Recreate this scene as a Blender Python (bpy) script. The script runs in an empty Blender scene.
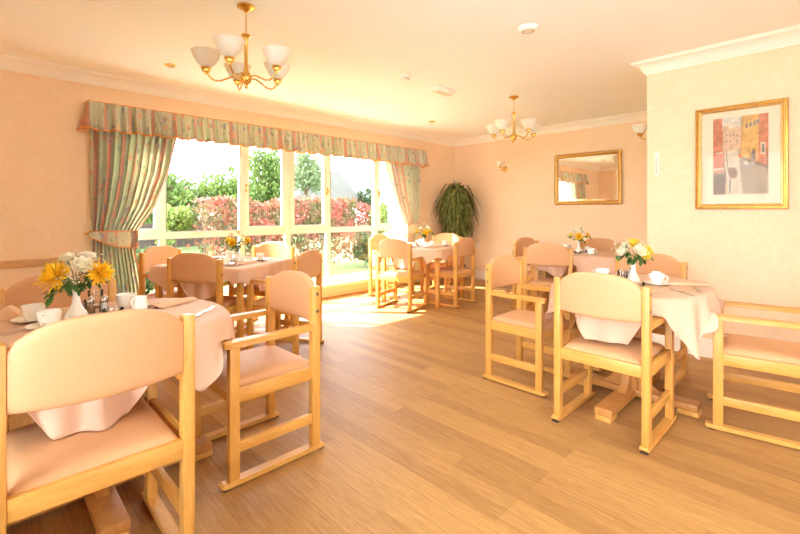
import bpy, bmesh, math, random
from mathutils import Vector, Matrix, Euler
R = math.radians
C = bpy.context.scene.collection
rng = random.Random(7)

# ------------------------------------------------------------------ materials
def lin(c):
    return tuple(((v/255)/12.92 if v/255 <= .04045 else ((v/255+.055)/1.055)**2.4) for v in c)+(1,)

class NT:
    def __init__(s, name):
        s.m = bpy.data.materials.new(name); s.m.use_nodes = True
        s.t = s.m.node_tree; s.b = s.t.nodes['Principled BSDF']; s.out = s.t.nodes['Material Output']
    def n(s, typ, **kw):
        o = s.t.nodes.new(typ)
        for k, v in kw.items():
            if k in o.inputs: o.inputs[k].default_value = v
            else: setattr(o, k, v)
        return o
    def l(s, a, b): s.t.links.new(a, b)
    def coord(s, scale=(1, 1, 1), kind='Object'):
        tc = s.n('ShaderNodeTexCoord'); mp = s.n('ShaderNodeMapping')
        mp.inputs['Scale'].default_value = scale
        s.l(tc.outputs[kind], mp.inputs['Vector']); return mp.outputs['Vector']
    def noise(s, vec, scale, detail=3, rough=.5):
        o = s.n('ShaderNodeTexNoise'); o.inputs['Scale'].default_value = scale
        o.inputs['Detail'].default_value = detail; o.inputs['Roughness'].default_value = rough
        s.l(vec, o.inputs['Vector']); return o.outputs['Fac']
    def ramp(s, fac, stops):
        o = s.n('ShaderNodeValToRGB'); e = o.color_ramp.elements
        while len(e) < len(stops): e.new(.5)
        for i, (p, c) in enumerate(stops): e[i].position = p; e[i].color = c
        s.l(fac, o.inputs['Fac']); return o.outputs['Color']
    def mix(s, fac, a, b, mode='MIX'):
        o = s.n('ShaderNodeMix'); o.data_type = 'RGBA'; o.blend_type = mode
        for sock, v in ((o.inputs['Factor'], fac), (o.inputs['A'] if 0 else o.inputs[6], a), (o.inputs[7], b)):
            if hasattr(v, 'is_linked') or isinstance(v, bpy.types.NodeSocket): s.l(v, sock)
            else: sock.default_value = v
        return o.outputs[2]
    def bump(s, h, strength, dist=.002):
        o = s.n('ShaderNodeBump'); o.inputs['Strength'].default_value = strength; o.inputs['Distance'].default_value = dist
        s.l(h, o.inputs['Height']); s.l(o.outputs['Normal'], s.b.inputs['Normal'])

def plain(name, col, rough=.5, metal=0, var=.06, vs=8, spec=.5, bump=0, coat=0, sss=0):
    t = NT(name); v = t.coord()
    f = t.noise(v, vs)
    c = lin(col); lo = tuple(x*(1-var) for x in c[:3])+(1,); hi = tuple(min(1, x*(1+var)) for x in c[:3])+(1,)
    t.l(t.ramp(f, [(.3, lo), (.7, hi)]), t.b.inputs['Base Color'])
    t.b.inputs['Roughness'].default_value = rough; t.b.inputs['Metallic'].default_value = metal
    t.b.inputs['Specular IOR Level'].default_value = spec
    if coat: t.b.inputs['Coat Weight'].default_value = coat
    if bump: t.bump(t.noise(v, vs*20), bump, .001)
    return t.m

def woodmat(name, a, b, stretch, rough=.38):
    t = NT(name); v = t.coord(stretch)
    f = t.noise(v, 6, 5, .6); g = t.noise(v, 30, 3, .6)
    c = t.ramp(f, [(.3, lin(a)), (.7, lin(b))])
    d = t.ramp(g, [(.35, (.86, .82, .76, 1)), (.6, (1, 1, 1, 1))])
    t.l(t.mix(.5, c, d, 'MULTIPLY'), t.b.inputs['Base Color'])
    t.b.inputs['Roughness'].default_value = rough
    return t.m

def floormat():
    t = NT('floor_oak_planks'); v = t.coord((1, 1, 1))
    br = t.n('ShaderNodeTexBrick'); t.l(v, br.inputs['Vector'])
    br.offset = .37; br.offset_frequency = 3
    br.inputs['Scale'].default_value = 1; br.inputs['Brick Width'].default_value = .92; br.inputs['Row Height'].default_value = .088
    br.inputs['Mortar Size'].default_value = .0007; br.inputs['Mortar Smooth'].default_value = .3
    br.inputs['Color1'].default_value = lin((198, 154, 96)); br.inputs['Color2'].default_value = lin((172, 128, 78))
    br.inputs['Mortar'].default_value = lin((150, 112, 68)); br.inputs['Bias'].default_value = -.1
    vs = t.coord((.8, 17, 1)); g = t.noise(vs, 5, 6, .7)
    vg = t.coord((3, 60, 1)); g2 = t.noise(vg, 4, 3, .6)
    c = t.mix(.75, br.outputs['Color'], t.ramp(g, [(.32, (.70, .60, .48, 1)), (.60, (1, 1, 1, 1))]), 'MULTIPLY')
    c = t.mix(.7, c, t.ramp(g2, [(.36, (.76, .69, .60, 1)), (.58, (1, 1, 1, 1))]), 'MULTIPLY')
    t.l(c, t.b.inputs['Base Color']); t.b.inputs['Roughness'].default_value = .5
    t.b.inputs['Specular IOR Level'].default_value = .25
    t.bump(br.outputs['Fac'], -.15, .001)
    return t.m

def wallmat():
    t = NT('peach_wallpaper'); v = t.coord()
    f = t.noise(v, 5, 6, .65); g = t.noise(v, 26, 4, .7)
    c = t.ramp(f, [(.3, lin((245, 213, 176))), (.7, lin((250, 222, 188)))])
    c = t.mix(.35, c, t.ramp(g, [(.35, lin((243, 209, 168))), (.65, lin((252, 230, 199)))]))
    t.l(c, t.b.inputs['Base Color']); t.b.inputs['Roughness'].default_value = .7
    t.b.inputs['Specular IOR Level'].default_value = .25
    t.bump(g, .2, .002); return t.m

def fabricmat(name, a, b, scale=320, rough=.55):
    t = NT(name); v = t.coord(); f = t.noise(v, scale, 3, .7); g = t.noise(v, 7, 3)
    c = t.ramp(f, [(.35, lin(a)), (.65, lin(b))])
    c = t.mix(.25, c, t.ramp(g, [(.3, (.9, .88, .86, 1)), (.7, (1, 1, 1, 1))]), 'MULTIPLY')
    t.l(c, t.b.inputs['Base Color']); t.b.inputs['Roughness'].default_value = rough
    t.b.inputs['Specular IOR Level'].default_value = .35
    t.bump(f, .12, .0006); return t.m

def curtainmat():
    t = NT('floral_striped_curtain_fabric')
    tc = t.n('ShaderNodeTexCoord'); uv = tc.outputs['UV']
    sx = t.n('ShaderNodeSeparateXYZ'); t.l(uv, sx.inputs[0])
    fr = t.n('ShaderNodeMath', operation='FRACT'); mu = t.n('ShaderNodeMath', operation='MULTIPLY'); mu.inputs[1].default_value = 1/.34
    t.l(sx.outputs['X'], mu.inputs[0]); t.l(mu.outputs[0], fr.inputs[0])
    G = lin((230, 230, 208)); G2 = lin((222, 226, 202)); P = lin((238, 188, 164)); LV = lin((196, 190, 204)); CR = lin((240, 238, 220))
    st = t.ramp(fr.outputs[0], [(0, G), (.24, CR), (.34, G), (.39, LV), (.415, P), (.54, P), (.565, LV), (.58, G2), (.78, G2), (.82, P), (.85, LV), (.87, CR), (.92, G)])
    st.node.color_ramp.interpolation = 'CONSTANT'
    mp = t.n('ShaderNodeMapping'); t.l(uv, mp.inputs['Vector'])
    nz = t.noise(uv, 9, 2); g = t.noise(uv, 40, 3)
    base = t.mix(.35, st, t.ramp(g, [(.35, (.8, .82, .72, 1)), (.65, (1, 1, 1, 1))]), 'MULTIPLY')
    def spots(scale, th, col, base, off, sy=1):
        m = t.n('ShaderNodeMapping'); m.inputs['Location'].default_value = (off, off*.7, 0); m.inputs['Scale'].default_value = (1, sy, 1)
        t.l(uv, m.inputs['Vector'])
        vo = t.n('ShaderNodeTexVoronoi'); vo.inputs['Scale'].default_value = scale; t.l(m.outputs[0], vo.inputs['Vector'])
        ad = t.n('ShaderNodeMath', operation='ADD'); n2 = t.noise(uv, 55, 2)
        sc = t.n('ShaderNodeMath', operation='MULTIPLY'); sc.inputs[1].default_value = .35; t.l(n2, sc.inputs[0])
        t.l(vo.outputs['Distance'], ad.inputs[0]); t.l(sc.outputs[0], ad.inputs[1])
        f = t.ramp(ad.outputs[0], [(th, (1, 1, 1, 1)), (th+.04, (0, 0, 0, 1))])
        return t.mix(f, base, col)
    base = spots(8, .38, lin((242, 202, 178)), base, .3)
    base = spots(17, .34, lin((200, 208, 176)), base, 7.3, .6)
    base = spots(10, .34, lin((186, 184, 200)), base, 1.7, .6)
    base = spots(14, .36, lin((182, 194, 168)), base, 4.1, .7)
    t.l(base, t.b.inputs['Base Color']); t.b.inputs['Roughness'].default_value = .8
    t.b.inputs['Specular IOR Level'].default_value = .15
    tr = t.n('ShaderNodeBsdfTranslucent'); t.l(base, tr.inputs['Color'])
    mx = t.n('ShaderNodeMixShader'); mx.inputs[0].default_value = .3
    t.l(t.b.outputs[0], mx.inputs[1]); t.l(tr.outputs[0], mx.inputs[2]); t.l(mx.outputs[0], t.out.inputs['Surface'])
    return t.m

def clothmat(name, col, tl=.15):
    t = NT(name); v = t.coord(); f = t.noise(v, 250, 2)
    c = lin(col); c2 = tuple(x*.93 for x in c[:3])+(1,)
    cc = t.ramp(f, [(.35, c2), (.65, c)])
    t.l(cc, t.b.inputs['Base Color']); t.b.inputs['Roughness'].default_value = .75; t.b.inputs['Specular IOR Level'].default_value = .2
    tr = t.n('ShaderNodeBsdfTranslucent'); t.l(cc, tr.inputs['Color'])
    mx = t.n('ShaderNodeMixShader'); mx.inputs[0].default_value = tl
    t.l(t.b.outputs[0], mx.inputs[1]); t.l(tr.outputs[0], mx.inputs[2]); t.l(mx.outputs[0], t.out.inputs['Surface'])
    return t.m

def glassmat(name, tint=(1, 1, 1, 1), gloss=.02, k=1.0):
    t = NT(name)
    tr = t.n('ShaderNodeBsdfTransparent'); tr.inputs[0].default_value = tint
    gl = t.n('ShaderNodeBsdfGlossy'); gl.inputs['Roughness'].default_value = gloss
    fr = t.n('ShaderNodeFresnel'); fr.inputs[0].default_value = 1.5
    m = t.n('ShaderNodeMath', operation='MULTIPLY'); m.inputs[1].default_value = k; t.l(fr.outputs[0], m.inputs[0])
    mx = t.n('ShaderNodeMixShader'); t.l(m.outputs[0], mx.inputs[0]); t.l(tr.outputs[0], mx.inputs[1]); t.l(gl.outputs[0], mx.inputs[2])
    t.l(mx.outputs[0], t.out.inputs['Surface']); return t.m

def leafmat(name, stops, scale=14, tl=.35):
    t = NT(name); v = t.coord(); f = t.noise(v, scale, 3, .7)
    c = t.ramp(f, [(p, lin(x)) for p, x in stops])
    t.l(c, t.b.inputs['Base Color']); t.b.inputs['Roughness'].default_value = .5; t.b.inputs['Specular IOR Level'].default_value = .3
    tr = t.n('ShaderNodeBsdfTranslucent'); t.l(c, tr.inputs['Color'])
    mx = t.n('ShaderNodeMixShader'); mx.inputs[0].default_value = tl
    t.l(t.b.outputs[0], mx.inputs[1]); t.l(tr.outputs[0], mx.inputs[2]); t.l(mx.outputs[0], t.out.inputs['Surface'])
    return t.m

WA, WB = (210, 152, 72), (229, 175, 92)
M = dict(
    wall=wallmat(), floor=floormat(),
    ceil=plain('cream_ceiling_paint', (255, 253, 248), .85, var=.015, vs=2, spec=.1),
    trim=plain('white_gloss_trim', (252, 244, 228), .4, var=.01),
    rail=woodmat('dado_rail_wood', (206, 160, 104), (222, 178, 122), (8, 1, 8)),
    skirtwood=woodmat('pale_yellow_board', (250, 234, 202), (252, 240, 212), (8, 1, 8)),
    woodv=woodmat('beech_upright', WA, WB, (7, 7, .9)), woodh=woodmat('beech_side_rail', WA, WB, (7, .9, 7)), woodx=woodmat('beech_cross_rail', WA, WB, (.9, 7, 7)),
    wooddk=woodmat('table_wood', (190, 128, 66), (206, 148, 80), (5, 5, 1)),
    vinyl=fabricmat('peach_upholstery', (215, 163, 115), (222, 173, 128)),
    cloth=clothmat('pink_peach_tablecloth', (242, 206, 178)), napkin=clothmat('peach_napkin_linen', (244, 200, 164), .05),
    rubber=plain('dark_felt_pad', (60, 44, 36), .8), bolt=plain('dark_steel_bolt', (120, 108, 96), .35, 1),
    curtain=curtainmat(), piping=plain('orange_piping', (240, 168, 96), .7),
    upvc=plain('white_window_frame', (252, 248, 236), .35, var=.01), glass=glassmat('window_glass'),
    gasket=plain('grey_window_gasket', (150, 160, 170), .6),
    brass=plain('polished_brass', (232, 190, 104), .22, 1, var=.04), gilt=plain('gilt_frame', (206, 160, 84), .34, .85, var=.12, vs=30, bump=.2),
    giltlight=plain('pale_gilt', (240, 212, 150), .3, .8, var=.08, vs=30),
    mat=plain('cream_mount_board', (250, 226, 196), .8, var=.01),
    china=plain('white_china', (252, 248, 240), .15, var=.01, coat=.4), steel=plain('stainless_cutlery', (200, 196, 190), .22, 1, var=.04),
    clear=glassmat('clear_glassware', (.97, .97, .96, 1), .03, 1.6), jam=plain('dark_jam', (110, 40, 28), .2), salt=plain('white_salt', (250, 248, 240), .8), pepper=plain('ground_pepper', (180, 140, 96), .9),
    plastic=plain('white_plastic', (248, 244, 232), .4, var=.01), plasticdk=plain('grey_plastic', (206, 190, 168), .5),
    stem=plain('flower_stem', (96, 130, 62), .6), leaf=leafmat('vase_leaf', [(.3, (46, 82, 36)), (.7, (92, 130, 64))], 30, .2),
    yellow=leafmat('yellow_petal', [(.3, (250, 222, 50)), (.7, (255, 240, 110))], 40, .3), white=leafmat('cream_petal', [(.3, (248, 240, 214)), (.7, (255, 252, 240))], 40, .3),
    goldc=leafmat('golden_petal', [(.3, (250, 204, 30)), (.7, (255, 222, 70))], 40, .3),
    frond=leafmat('trailing_leaf', [(.3, (50, 60, 26)), (.5, (104, 112, 54)), (.72, (178, 178, 112))], 13, .2), branch=plain('bark', (96, 76, 58), .9),
    pot=plain('mauve_grey_pot', (150, 122, 118), .5),
    hedge=leafmat('red_tipped_hedge_leaf', [(.30, (61, 80, 38)), (.45, (97, 83, 53)), (.56, (137, 71, 61)), (.75, (166, 106, 93))], 2.2),
    green=leafmat('tree_leaf', [(.3, (55, 78, 31)), (.7, (103, 124, 57))], 3), pale=leafmat('pale_tree_leaf', [(.3, (85, 103, 70)), (.7, (124, 139, 99))], 3),
    lime=leafmat('lime_shrub_leaf', [(.3, (77, 98, 35)), (.7, (114, 128, 60))], 4), bushdk=leafmat('dark_shrub_leaf', [(.3, (30, 47, 26)), (.7, (67, 84, 50))], 5),
    grass=plain('lawn_grass', (84, 100, 44), .9, var=.25, vs=6), patio=plain('pale_patio_slabs', (150, 142, 130), .85, var=.06, vs=3),
    brick=plain('brown_brick_wall', (58, 48, 42), .9, var=.15, vs=20), roof=plain('grey_roof_slates', (82, 80, 76), .8, var=.1, vs=12), bluew=plain('pale_blue_pane', (120, 134, 138), .2),
)
def shade_mat():
    t = NT('opal_glass_shade'); v = t.coord(); f = t.noise(v, 30, 2)
    c = t.ramp(f, [(.3, lin((252, 248, 238))), (.7, lin((255, 254, 248)))])
    t.l(c, t.b.inputs['Base Color']); t.b.inputs['Roughness'].default_value = .3
    tr = t.n('ShaderNodeBsdfTranslucent'); t.l(c, tr.inputs['Color'])
    mx = t.n('ShaderNodeMixShader'); mx.inputs[0].default_value = .45
    t.l(t.b.outputs[0], mx.inputs[1]); t.l(tr.outputs[0], mx.inputs[2]); t.l(mx.outputs[0], t.out.inputs['Surface'])
    return t.m
M['shade'] = shade_mat()
def mirror_mat():
    t = NT('silvered_mirror'); v = t.coord(); f = t.noise(v, 3)
    t.l(t.ramp(f, [(.3, (.93, .93, .91, 1)), (.7, (.95, .95, .93, 1))]), t.b.inputs['Base Color'])
    t.b.inputs['Metallic'].default_value = 1; t.b.inputs['Roughness'].default_value = .01; return t.m
M['mirror'] = mirror_mat()
def bulb_mat():
    t = NT('fill_bulb'); e = t.n('ShaderNodeEmission'); e.inputs[0].default_value = (1, .93, .82, 1); e.inputs[1].default_value = 8  # glows only in the added fill chandelier
    t.l(e.outputs[0], t.out.inputs['Surface']); return t.m
M['lit'] = bulb_mat()
M['bulb'] = plain('frosted_bulb', (252, 246, 232), .3, var=.01)

# ------------------------------------------------------------------ mesh helpers
class MB:
    def __init__(s): s.bm = bmesh.new(); s.uv = None; s.slot = 0
    def face(s, vs):
        try:
            f = s.bm.faces.new(vs); f.material_index = s.slot; return f
        except ValueError: return None
    def box(s, c, d, bev=.003, rot=None, seg=2):
        r = bmesh.ops.create_cube(s.bm, size=1); vs = r['verts']
        m = Matrix.Translation(c)
        if rot is not None: m = m @ Euler(rot).to_matrix().to_4x4()
        m = m @ Matrix.Diagonal((d[0], d[1], d[2], 1))
        bmesh.ops.transform(s.bm, matrix=m, verts=vs)
        fs = set(f for v in vs for f in v.link_faces)
        for f in fs: f.material_index = s.slot
        if bev > 0:
            es = list(set(e for v in vs for e in v.link_edges))
            bmesh.ops.bevel(s.bm, geom=es, offset=min(bev, min(d)*.45), segments=seg, profile=.5, affect='EDGES', clamp_overlap=True)
        return s
    def cyl(s, p0, p1, r0, r1=None, seg=16, cap=True):
        p0, p1 = Vector(p0), Vector(p1); r1 = r0 if r1 is None else r1
        q = (p1-p0).to_track_quat('Z', 'Y').to_matrix()
        A = [s.bm.verts.new(p0+q@Vector((math.cos(a)*r0, math.sin(a)*r0, 0))) for a in [2*math.pi*i/seg for i in range(seg)]]
        B = [s.bm.verts.new(p1+q@Vector((math.cos(a)*r1, math.sin(a)*r1, 0))) for a in [2*math.pi*i/seg for i in range(seg)]]
        for i in range(seg): s.face((A[i], A[(i+1) % seg], B[(i+1) % seg], B[i]))
        if cap: s.face(A[::-1]); s.face(B)
        return s
    def lathe(s, prof, c=(0, 0, 0), seg=24, mat=None):
        c = Vector(c); rings = []
        for r, z in prof:
            if r < 1e-6: rings.append([s.bm.verts.new(s._t(mat, Vector((0, 0, z)))+c)])
            else: rings.append([s.bm.verts.new(s._t(mat, Vector((r*math.cos(2*math.pi*i/seg), r*math.sin(2*math.pi*i/seg), z)))+c) for i in range(seg)])
        for a, b in zip(rings, rings[1:]):
            if len(a) == 1 and len(b) == 1: continue
            for i in range(seg):
                j = (i+1) % seg
                if len(a) == 1: s.face((a[0], b[j], b[i]))
                elif len(b) == 1: s.face((a[i], a[j], b[0]))
                else: s.face((a[i], a[j], b[j], b[i]))
        return s
    def _t(s, m, v): return m @ v if m is not None else v
    def tube(s, pts, r, seg=8, cap=True, taper=None):
        pts = [Vector(p) for p in pts]; rings = []
        for i, p in enumerate(pts):
            d = (pts[min(i+1, len(pts)-1)]-pts[max(i-1, 0)]).normalized()
            q = d.to_track_quat('Z', 'Y').to_matrix(); rr = r if taper is None else r*taper[i]
            rings.append([s.bm.verts.new(p+q@Vector((math.cos(2*math.pi*k/seg)*rr, math.sin(2*math.pi*k/seg)*rr, 0))) for k in range(seg)])
        for a, b in zip(rings, rings[1:]):
            # align rings to avoid twisting
            off = min(range(seg), key=lambda o: (a[0].co-b[o].co).length)
            for k in range(seg): s.face((a[k], a[(k+1) % seg], b[(k+1+off) % seg], b[(k+off) % seg]))
            b[:] = b[off:]+b[:off]
        if cap: s.face(rings[0][::-1]); s.face(rings[-1])
        return s
    def grid(s, P, closed_u=False, uvs=None):
        vs = [[s.bm.verts.new(p) for p in row] for row in P]
        if uvs is not None and s.uv is None: s.uv = s.bm.loops.layers.uv.new('UVMap')
        nr, nc = len(P), len(P[0])
        for i in range(nr-1):
            for j in range(nc if closed_u else nc-1):
                k = (j+1) % nc
                f = s.face((vs[i][j], vs[i][k], vs[i+1][k], vs[i+1][j]))
                if uvs is not None and f:
                    for lp, q in zip(f.loops, (uvs[i][j], uvs[i][k], uvs[i+1][k], uvs[i+1][j])): lp[s.uv].uv = q
        return vs
    def prism(s, poly, z0, z1, f=lambda x, y, z: (x, y, z), bev=0):
        A = [s.bm.verts.new(f(x, y, z0)) for x, y in poly]; B = [s.bm.verts.new(f(x, y, z1)) for x, y in poly]
        n = len(poly); fs = [s.face(A[::-1]), s.face(B)]
        for i in range(n): s.face((A[i], A[(i+1) % n], B[(i+1) % n], B[i]))
        return s
    def build(s, name, mat, parent=None, ang=.6, recalc=True, smooth=True):
        if recalc: bmesh.ops.recalc_face_normals(s.bm, faces=s.bm.faces[:])
        me = bpy.data.meshes.new(name); s.bm.to_mesh(me); s.bm.free()
        for m in (mat if isinstance(mat, list) else [mat]): me.materials.append(m)
        if smooth:
            me.shade_smooth(); me.set_sharp_from_angle(angle=ang)
        o = bpy.data.objects.new(name, me); C.objects.link(o)
        if parent is not None: o.parent = parent
        return o

def raw(name, verts, faces, mat, parent=None, smooth=False):
    me = bpy.data.meshes.new(name); me.from_pydata(verts, [], faces); me.materials.append(mat)
    if smooth: me.shade_smooth()
    o = bpy.data.objects.new(name, me); C.objects.link(o)
    if parent is not None: o.parent = parent
    return o

def tag(o, label, cat, group=None, kind=None):
    if label: o['label'] = label
    if cat: o['category'] = cat
    if group: o['group'] = group
    if kind: o['kind'] = kind
    return o
def thing(name, label, cat, loc=(0, 0, 0), rz=0, group=None):
    o = bpy.data.objects.new(name, None); C.objects.link(o); o.empty_display_size = .05
    o.location = loc; o.rotation_euler = (0, 0, rz)
    return tag(o, label, cat, group)
def struct(o): o['kind'] = 'structure'; return o
kids = {}
def dup(o, parent=None):
    c = o.copy(); C.objects.link(c)
    if parent is not None: c.parent = parent
    for ch in [x for x in bpy.data.objects if x.parent == o]: dup(ch, c)
    return c
def place(o, loc, rz, label, group=None):
    o.location = loc; o.rotation_euler = (0, 0, rz); o['label'] = label
    if group: o['group'] = group
    return o

# ------------------------------------------------------------------ room
XW, YB, YR, XE, H = -4.986, 6.315, 4.239, -1.19, 2.5
YN, XR = -.62, 2.6           # walls behind and beside the camera
WY0, WY1, WZ0, WZ1 = .80, 5.10, .14, 2.14
struct(MB().box(((XW+XR)/2, (YN+YB)/2, -.05), (XR-XW+.6, YB-YN+.6, .1), 0).build('floor', M['floor']))
struct(MB().box(((XW+XR)/2, (YN+YB)/2, H+.05), (XR-XW+.6, YB-YN+.6, .1), 0).build('ceiling', M['ceil']))
w = MB(); xc, tk = XW-.125, .25
w.box((xc, (YN-.2+WY0)/2, H/2), (tk, WY0-YN+.2, H), 0); w.box((xc, (WY1+YB+.2)/2, H/2), (tk, YB+.2-WY1, H), 0)
w.box((xc, (WY0+WY1)/2, WZ0/2), (tk, WY1-WY0, WZ0), 0); w.box((xc, (WY0+WY1)/2, (WZ1+H)/2), (tk, WY1-WY0, H-WZ1), 0)
struct(w.build('wall_left', M['wall']))
struct(MB().box(((XW+XR)/2, YB+.1, H/2), (XR-XW, .2, H), 0).build('wall_back', M['wall']))
struct(MB().box(((XE+XR)/2, (YR+YB)/2, H/2), (XR-XE, YB-YR, H), 0).build('wall_right', M['wall']))
def wall_with_hole(name, axis, c, a0, a1, h0, h1):
    q = MB()
    def bx(u0, u1, z0, z1):
        if axis == 'y': q.box((c, (u0+u1)/2, (z0+z1)/2), (.2, u1-u0, z1-z0), 0)
        else: q.box(((u0+u1)/2, c, (z0+z1)/2), (u1-u0, .2, z1-z0), 0)
    z0, z1 = .35, 2.2
    bx(a0, h0, 0, H); bx(h1, a1, 0, H); bx(h0, h1, 0, z0); bx(h0, h1, z1, H)
    return struct(q.build(name, M['wall']))
def fill_window(name, axis, c, h0, h1, n):
    r = bpy.data.objects.new(name, None); C.objects.link(r); struct(r); q = MB(); z0, z1 = .35, 2.2
    def bx(u0, u1, a, b):
        if axis == 'y': q.box((c, (u0+u1)/2, (a+b)/2), (.07, u1-u0, b-a), .004)
        else: q.box(((u0+u1)/2, c, (a+b)/2), (u1-u0, .07, b-a), .004)
    bx(h0, h1, z0, z0+.06); bx(h0, h1, z1-.06, z1)
    for k in range(n+1): u = h0+.03+(h1-h0-.06)*k/n; bx(u-.03, u+.03, z0, z1)
    q.build('frame', M['upvc'], r)
    for k in range(n):
        a, b = h0+.03+(h1-h0-.06)*k/n, h0+.03+(h1-h0-.06)*(k+1)/n
        co_ = [(a, z0), (b, z0), (b, z1), (a, z1)]
        raw('pane', [(c, u, z) if axis == 'y' else (u, c, z) for u, z in co_], [(0, 1, 2, 3)], M['glass'], r)
wall_with_hole('wall_front', 'x', YN-.1, XW, XR, -1.7, .7); wall_with_hole('wall_side', 'y', XR+.1, YN-.2, YB+.2, 1.0, 2.2)  # openings cut for the added fill windows
fill_window('fill_window_2', 'x', YN-.1, -1.7, .7, 3); fill_window('fill_window_3', 'y', XR+.1, 1.0, 2.2, 2)  # unseen windows, added behind and beside the camera to brighten the room

# cornices: cove profile (distance from the wall, height below the ceiling)
prof = [(0, -.105), (.010, -.105), (.012, -.094), (.020, -.088), (.034, -.062), (.058, -.036), (.086, -.022), (.094, -.020), (.096, -.010), (.108, -.008), (.108, 0), (0, 0)]
def cornice(name, path, normals):
    b = MB(); P = []
    for (x, y), (nx, ny) in zip(path, normals): P.append([(x+nx*d, y+ny*d, H+z) for d, z in prof])
    vs = b.grid(P); b.face(vs[0]); b.face(vs[-1])
    return struct(b.build(name, M['trim'], ang=.4))
cornice('trim_1', [(XW, YN), (XW, YB)], [(1, 1), (1, -1)])
cornice('trim_2', [(XW, YB), (XE, YB)], [(1, -1), (-1, -1)])
cornice('trim_3', [(XE, YB), (XE, YR), (XR, YR)], [(-1, -1), (-1, -1), (-1, -1)])
cornice('trim_4', [(XW, YN), (XR, YN)], [(1, 1), (-1, 1)])
def skirting(name, a, b, n, h=.15, m='trim'):
    pr = [(0, 0), (.018, 0), (.018, h-.04), (.014, h-.03), (.012, h-.01), (.006, h), (0, h)]
    q = MB(); P = [[(x+n[0]*d, y+n[1]*d, z) for d, z in pr] for x, y in (a, b)]
    vs = q.grid(P); q.face(vs[0]); q.face(vs[-1])
    return struct(q.build(name, M[m], ang=.4))
skirting('baseboard_back', (XW, YB), (XE, YB), (0, -1)); skirting('baseboard_right', (XE-.018, YR), (XR, YR), (0, -1))
skirting('baseboard_side', (XE, YR), (XE, YB), (-1, 0)); skirting('baseboard_left', (XW, YN), (XW, WY0), (1, 0)); skirting('baseboard_corner', (XW, WY1), (XW, YB), (1, 0))
struct(MB().box((XW+.012, (WY0+WY1)/2, .065), (.024, WY1-WY0, .13), .003).build('baseboard_window', M['skirtwood']))
b = MB(); b.box((XW+.012, (YN+.70)/2, .733), (.024, .70-YN, .066), .006); b.box((XW+.018, (YN+.70)/2, .758), (.036, .70-YN, .02), .006)
struct(b.build('trim_5', M['rail']))

# window
win = bpy.data.objects.new('window_1', None); C.objects.link(win); win.location = (0, 0, 0); struct(win)
xf = XW-.075
f = MB(); D = .07
def fb(y0, y1, z0, z1, x=xf, d=D, bev=.006): f.box((x, (y0+y1)/2, (z0+z1)/2), (d, y1-y0, z1-z0), bev)
fb(WY0, WY1, WZ1-.06, WZ1, d=D+.004); fb(WY0, WY1, .19, .255, d=D+.004)
fb(WY0, WY0+.06, .19, WZ1); fb(WY1-.06, WY1, .19, WZ1)
MULL = [(1.375, 1.435), (2.245, 2.305), (2.86, 2.93), (3.50, 3.56), (4.385, 4.445)]
for a, c in MULL: fb(a, c, .2, WZ1-.02, d=D-.008)
fb(WY0+.02, WY1-.02, .895, .965, d=D+.006)
f.build('frame', M['upvc'], win)
s = MB(); s.box((XW-.02, (WY0+WY1)/2, .165), (.20, WY1-WY0, .05), .012); s.build('sill', M['upvc'], win)
edges = [WY0+.06]+[v for m in MULL for v in m]+[WY1-.06]
bays = [(edges[i], edges[i+1]) for i in range(0, len(edges), 2)]
for i, (a, c) in enumerate(bays):
    zt = WZ1-.06
    if i in (0, 2, 3, 5):     # opening casements with a second frame
        q = MB(); e = .05
        for (y0, y1, z0, z1) in ((a-.012, a+e, .955, zt+.01), (c-e, c+.012, .955, zt+.01), (a+e, c-e, .955, .955+e), (a+e, c-e, zt-e, zt+.01)):
            q.box((xf+.012, (y0+y1)/2, (z0+z1)/2), (.06, y1-y0, z1-z0), .006)
        sash = q.build('sash', M['upvc'], win)
        hy = {2: a+.012, 3: c-.012, 5: a+.012, 0: c-.012}[i]
        h = MB(); h.box((xf+.05, hy, 1.47), (.014, .022, .09), .004); h.tube([(xf+.055, hy, 1.49), (xf+.085, hy, 1.49), (xf+.088, hy, 1.45), (xf+.086, hy, 1.40)], .007); h.build('handle', M['brass'], sash)
        a2, c2, z2, zt2 = a+e, c-e, .955+e, zt-e
    else: a2, c2, z2, zt2 = a, c, .965, zt
    for (y0, y1, z0, z1) in ((a2, c2, z2, zt2), (a, c, .255, .895)):
        g = MB(); t_ = .006
        for q in ((y0, y0+t_, z0, z1), (y1-t_, y1, z0, z1), (y0, y1, z0, z0+t_), (y0, y1, z1-t_, z1)):
            g.box((xf+.028, (q[0]+q[1])/2, (q[2]+q[3])/2), (.012, q[1]-q[0], q[3]-q[2]), 0)
        pn = raw('pane', [(xf, y0, z0), (xf, y1, z0), (xf, y1, z1), (xf, y0, z1)], [(0, 1, 2, 3)], M['glass'], win)
        g.build('gasket', M['gasket'], pn)

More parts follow.
